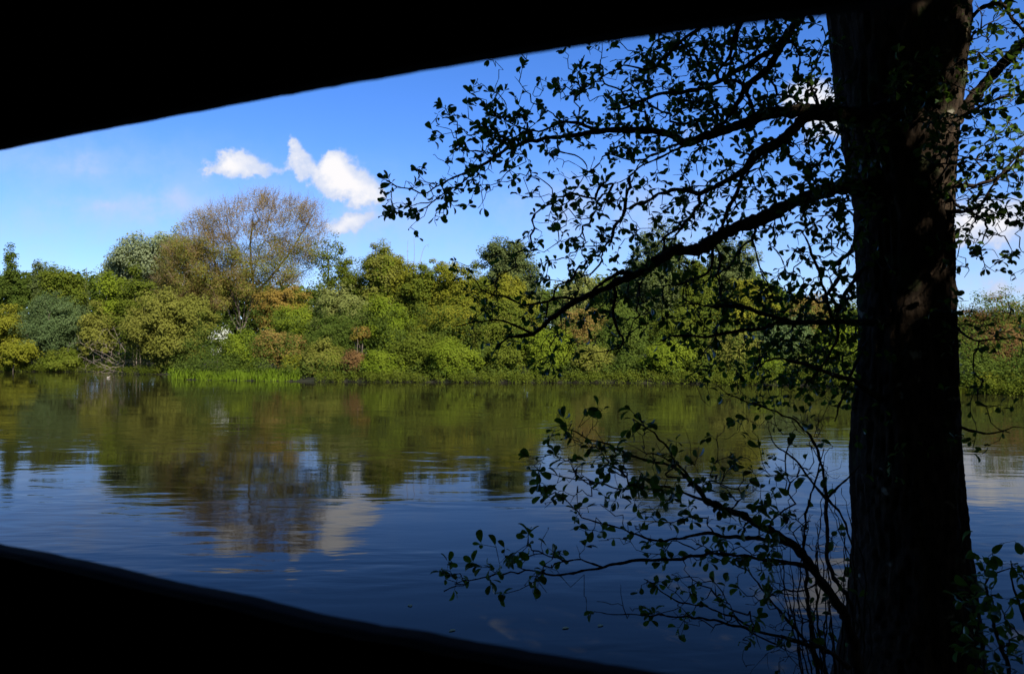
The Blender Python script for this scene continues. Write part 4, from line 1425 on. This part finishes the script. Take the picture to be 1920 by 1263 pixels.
def on_wall(px, py, dn=DN):
    a, b = (px - 960) / F, (631.5 - py) / F
    d = np.array((a, cp - b * sp, sp + b * cp))
    k = dn / (d @ nv)
    p = d * k + np.array((0, 0, CAMZ))
    return float(p @ wv2), float(p[2])


def wall_pt(s_, z, dn):
    return wv2 * s_ + nv * dn + np.array((0, 0, z))


def box_wall(name, s0, s1, z0, z1, d0, d1, bev=True):
    V = np.array([wall_pt(a, z, d) for d in (d0, d1) for z in (z0, z1) for a in (s0, s1)])
    Q = np.array([(0, 1, 3, 2), (4, 6, 7, 5), (0, 4, 5, 1), (2, 3, 7, 6), (0, 2, 6, 4), (1, 5, 7, 3)])
    return link(name, mesh_np(name, V, Q), hide, wood)


def edge_board(name, pxs, z_far, sign):
    q = poly([(a, b) for a, b in pxs], 120)
    E = [on_wall(a, b) for a, b in q]
    E = [(-2.2, E[0][1] + (E[0][0] + 2.2) * (-(E[3][1] - E[0][1]) / (E[3][0] - E[0][0])) * .0)] + E + [(1.4, E[-1][1])]
    V, Q = [], []
    for i, (s_, z) in enumerate(E):
        z = z + .0006 * mnoise.noise(Vector((s_ * 40, sign, 0))) + .0005 * mnoise.noise(Vector((s_ * 160, sign, 0)))
        V += [wall_pt(s_, z, DN), wall_pt(s_, z_far, DN), wall_pt(s_, z, DN - .024), wall_pt(s_, z_far, DN - .024)]
    for i in range(len(E) - 1):
        a, b = i * 4, i * 4 + 4
        Q += [(a, a + 1, b + 1, b), (a + 2, b + 2, b + 3, a + 3), (a, b, b + 2, a + 2), (a + 1, a + 3, b + 3, b + 1)]
    n = len(E) * 4
    Q += [(0, 2, 3, 1), (n - 4, n - 3, n - 1, n - 2)]
    link(name, mesh_np(name, np.array(V), np.array(Q)), hide, wood)


up_edge = [(-260, 335), (0, 283), (100, 262), (200, 243), (400, 205), (600, 168), (850, 125), (1000, 101), (1150, 78), (1350, 52), (1555, 29), (1700, 10), (1800, -6), (2050, -40)]
lo_edge = [(-260, 960), (0, 1018), (115, 1040), (230, 1065), (338, 1090), (487, 1120), (630, 1155), (785, 1181), (975, 1216), (1151, 1245), (1259, 1263), (1500, 1305), (1800, 1352), (2050, 1390)]
zu = max(on_wall(a, b)[1] for a, b in up_edge)
zl = min(on_wall(a, b)[1] for a, b in lo_edge)
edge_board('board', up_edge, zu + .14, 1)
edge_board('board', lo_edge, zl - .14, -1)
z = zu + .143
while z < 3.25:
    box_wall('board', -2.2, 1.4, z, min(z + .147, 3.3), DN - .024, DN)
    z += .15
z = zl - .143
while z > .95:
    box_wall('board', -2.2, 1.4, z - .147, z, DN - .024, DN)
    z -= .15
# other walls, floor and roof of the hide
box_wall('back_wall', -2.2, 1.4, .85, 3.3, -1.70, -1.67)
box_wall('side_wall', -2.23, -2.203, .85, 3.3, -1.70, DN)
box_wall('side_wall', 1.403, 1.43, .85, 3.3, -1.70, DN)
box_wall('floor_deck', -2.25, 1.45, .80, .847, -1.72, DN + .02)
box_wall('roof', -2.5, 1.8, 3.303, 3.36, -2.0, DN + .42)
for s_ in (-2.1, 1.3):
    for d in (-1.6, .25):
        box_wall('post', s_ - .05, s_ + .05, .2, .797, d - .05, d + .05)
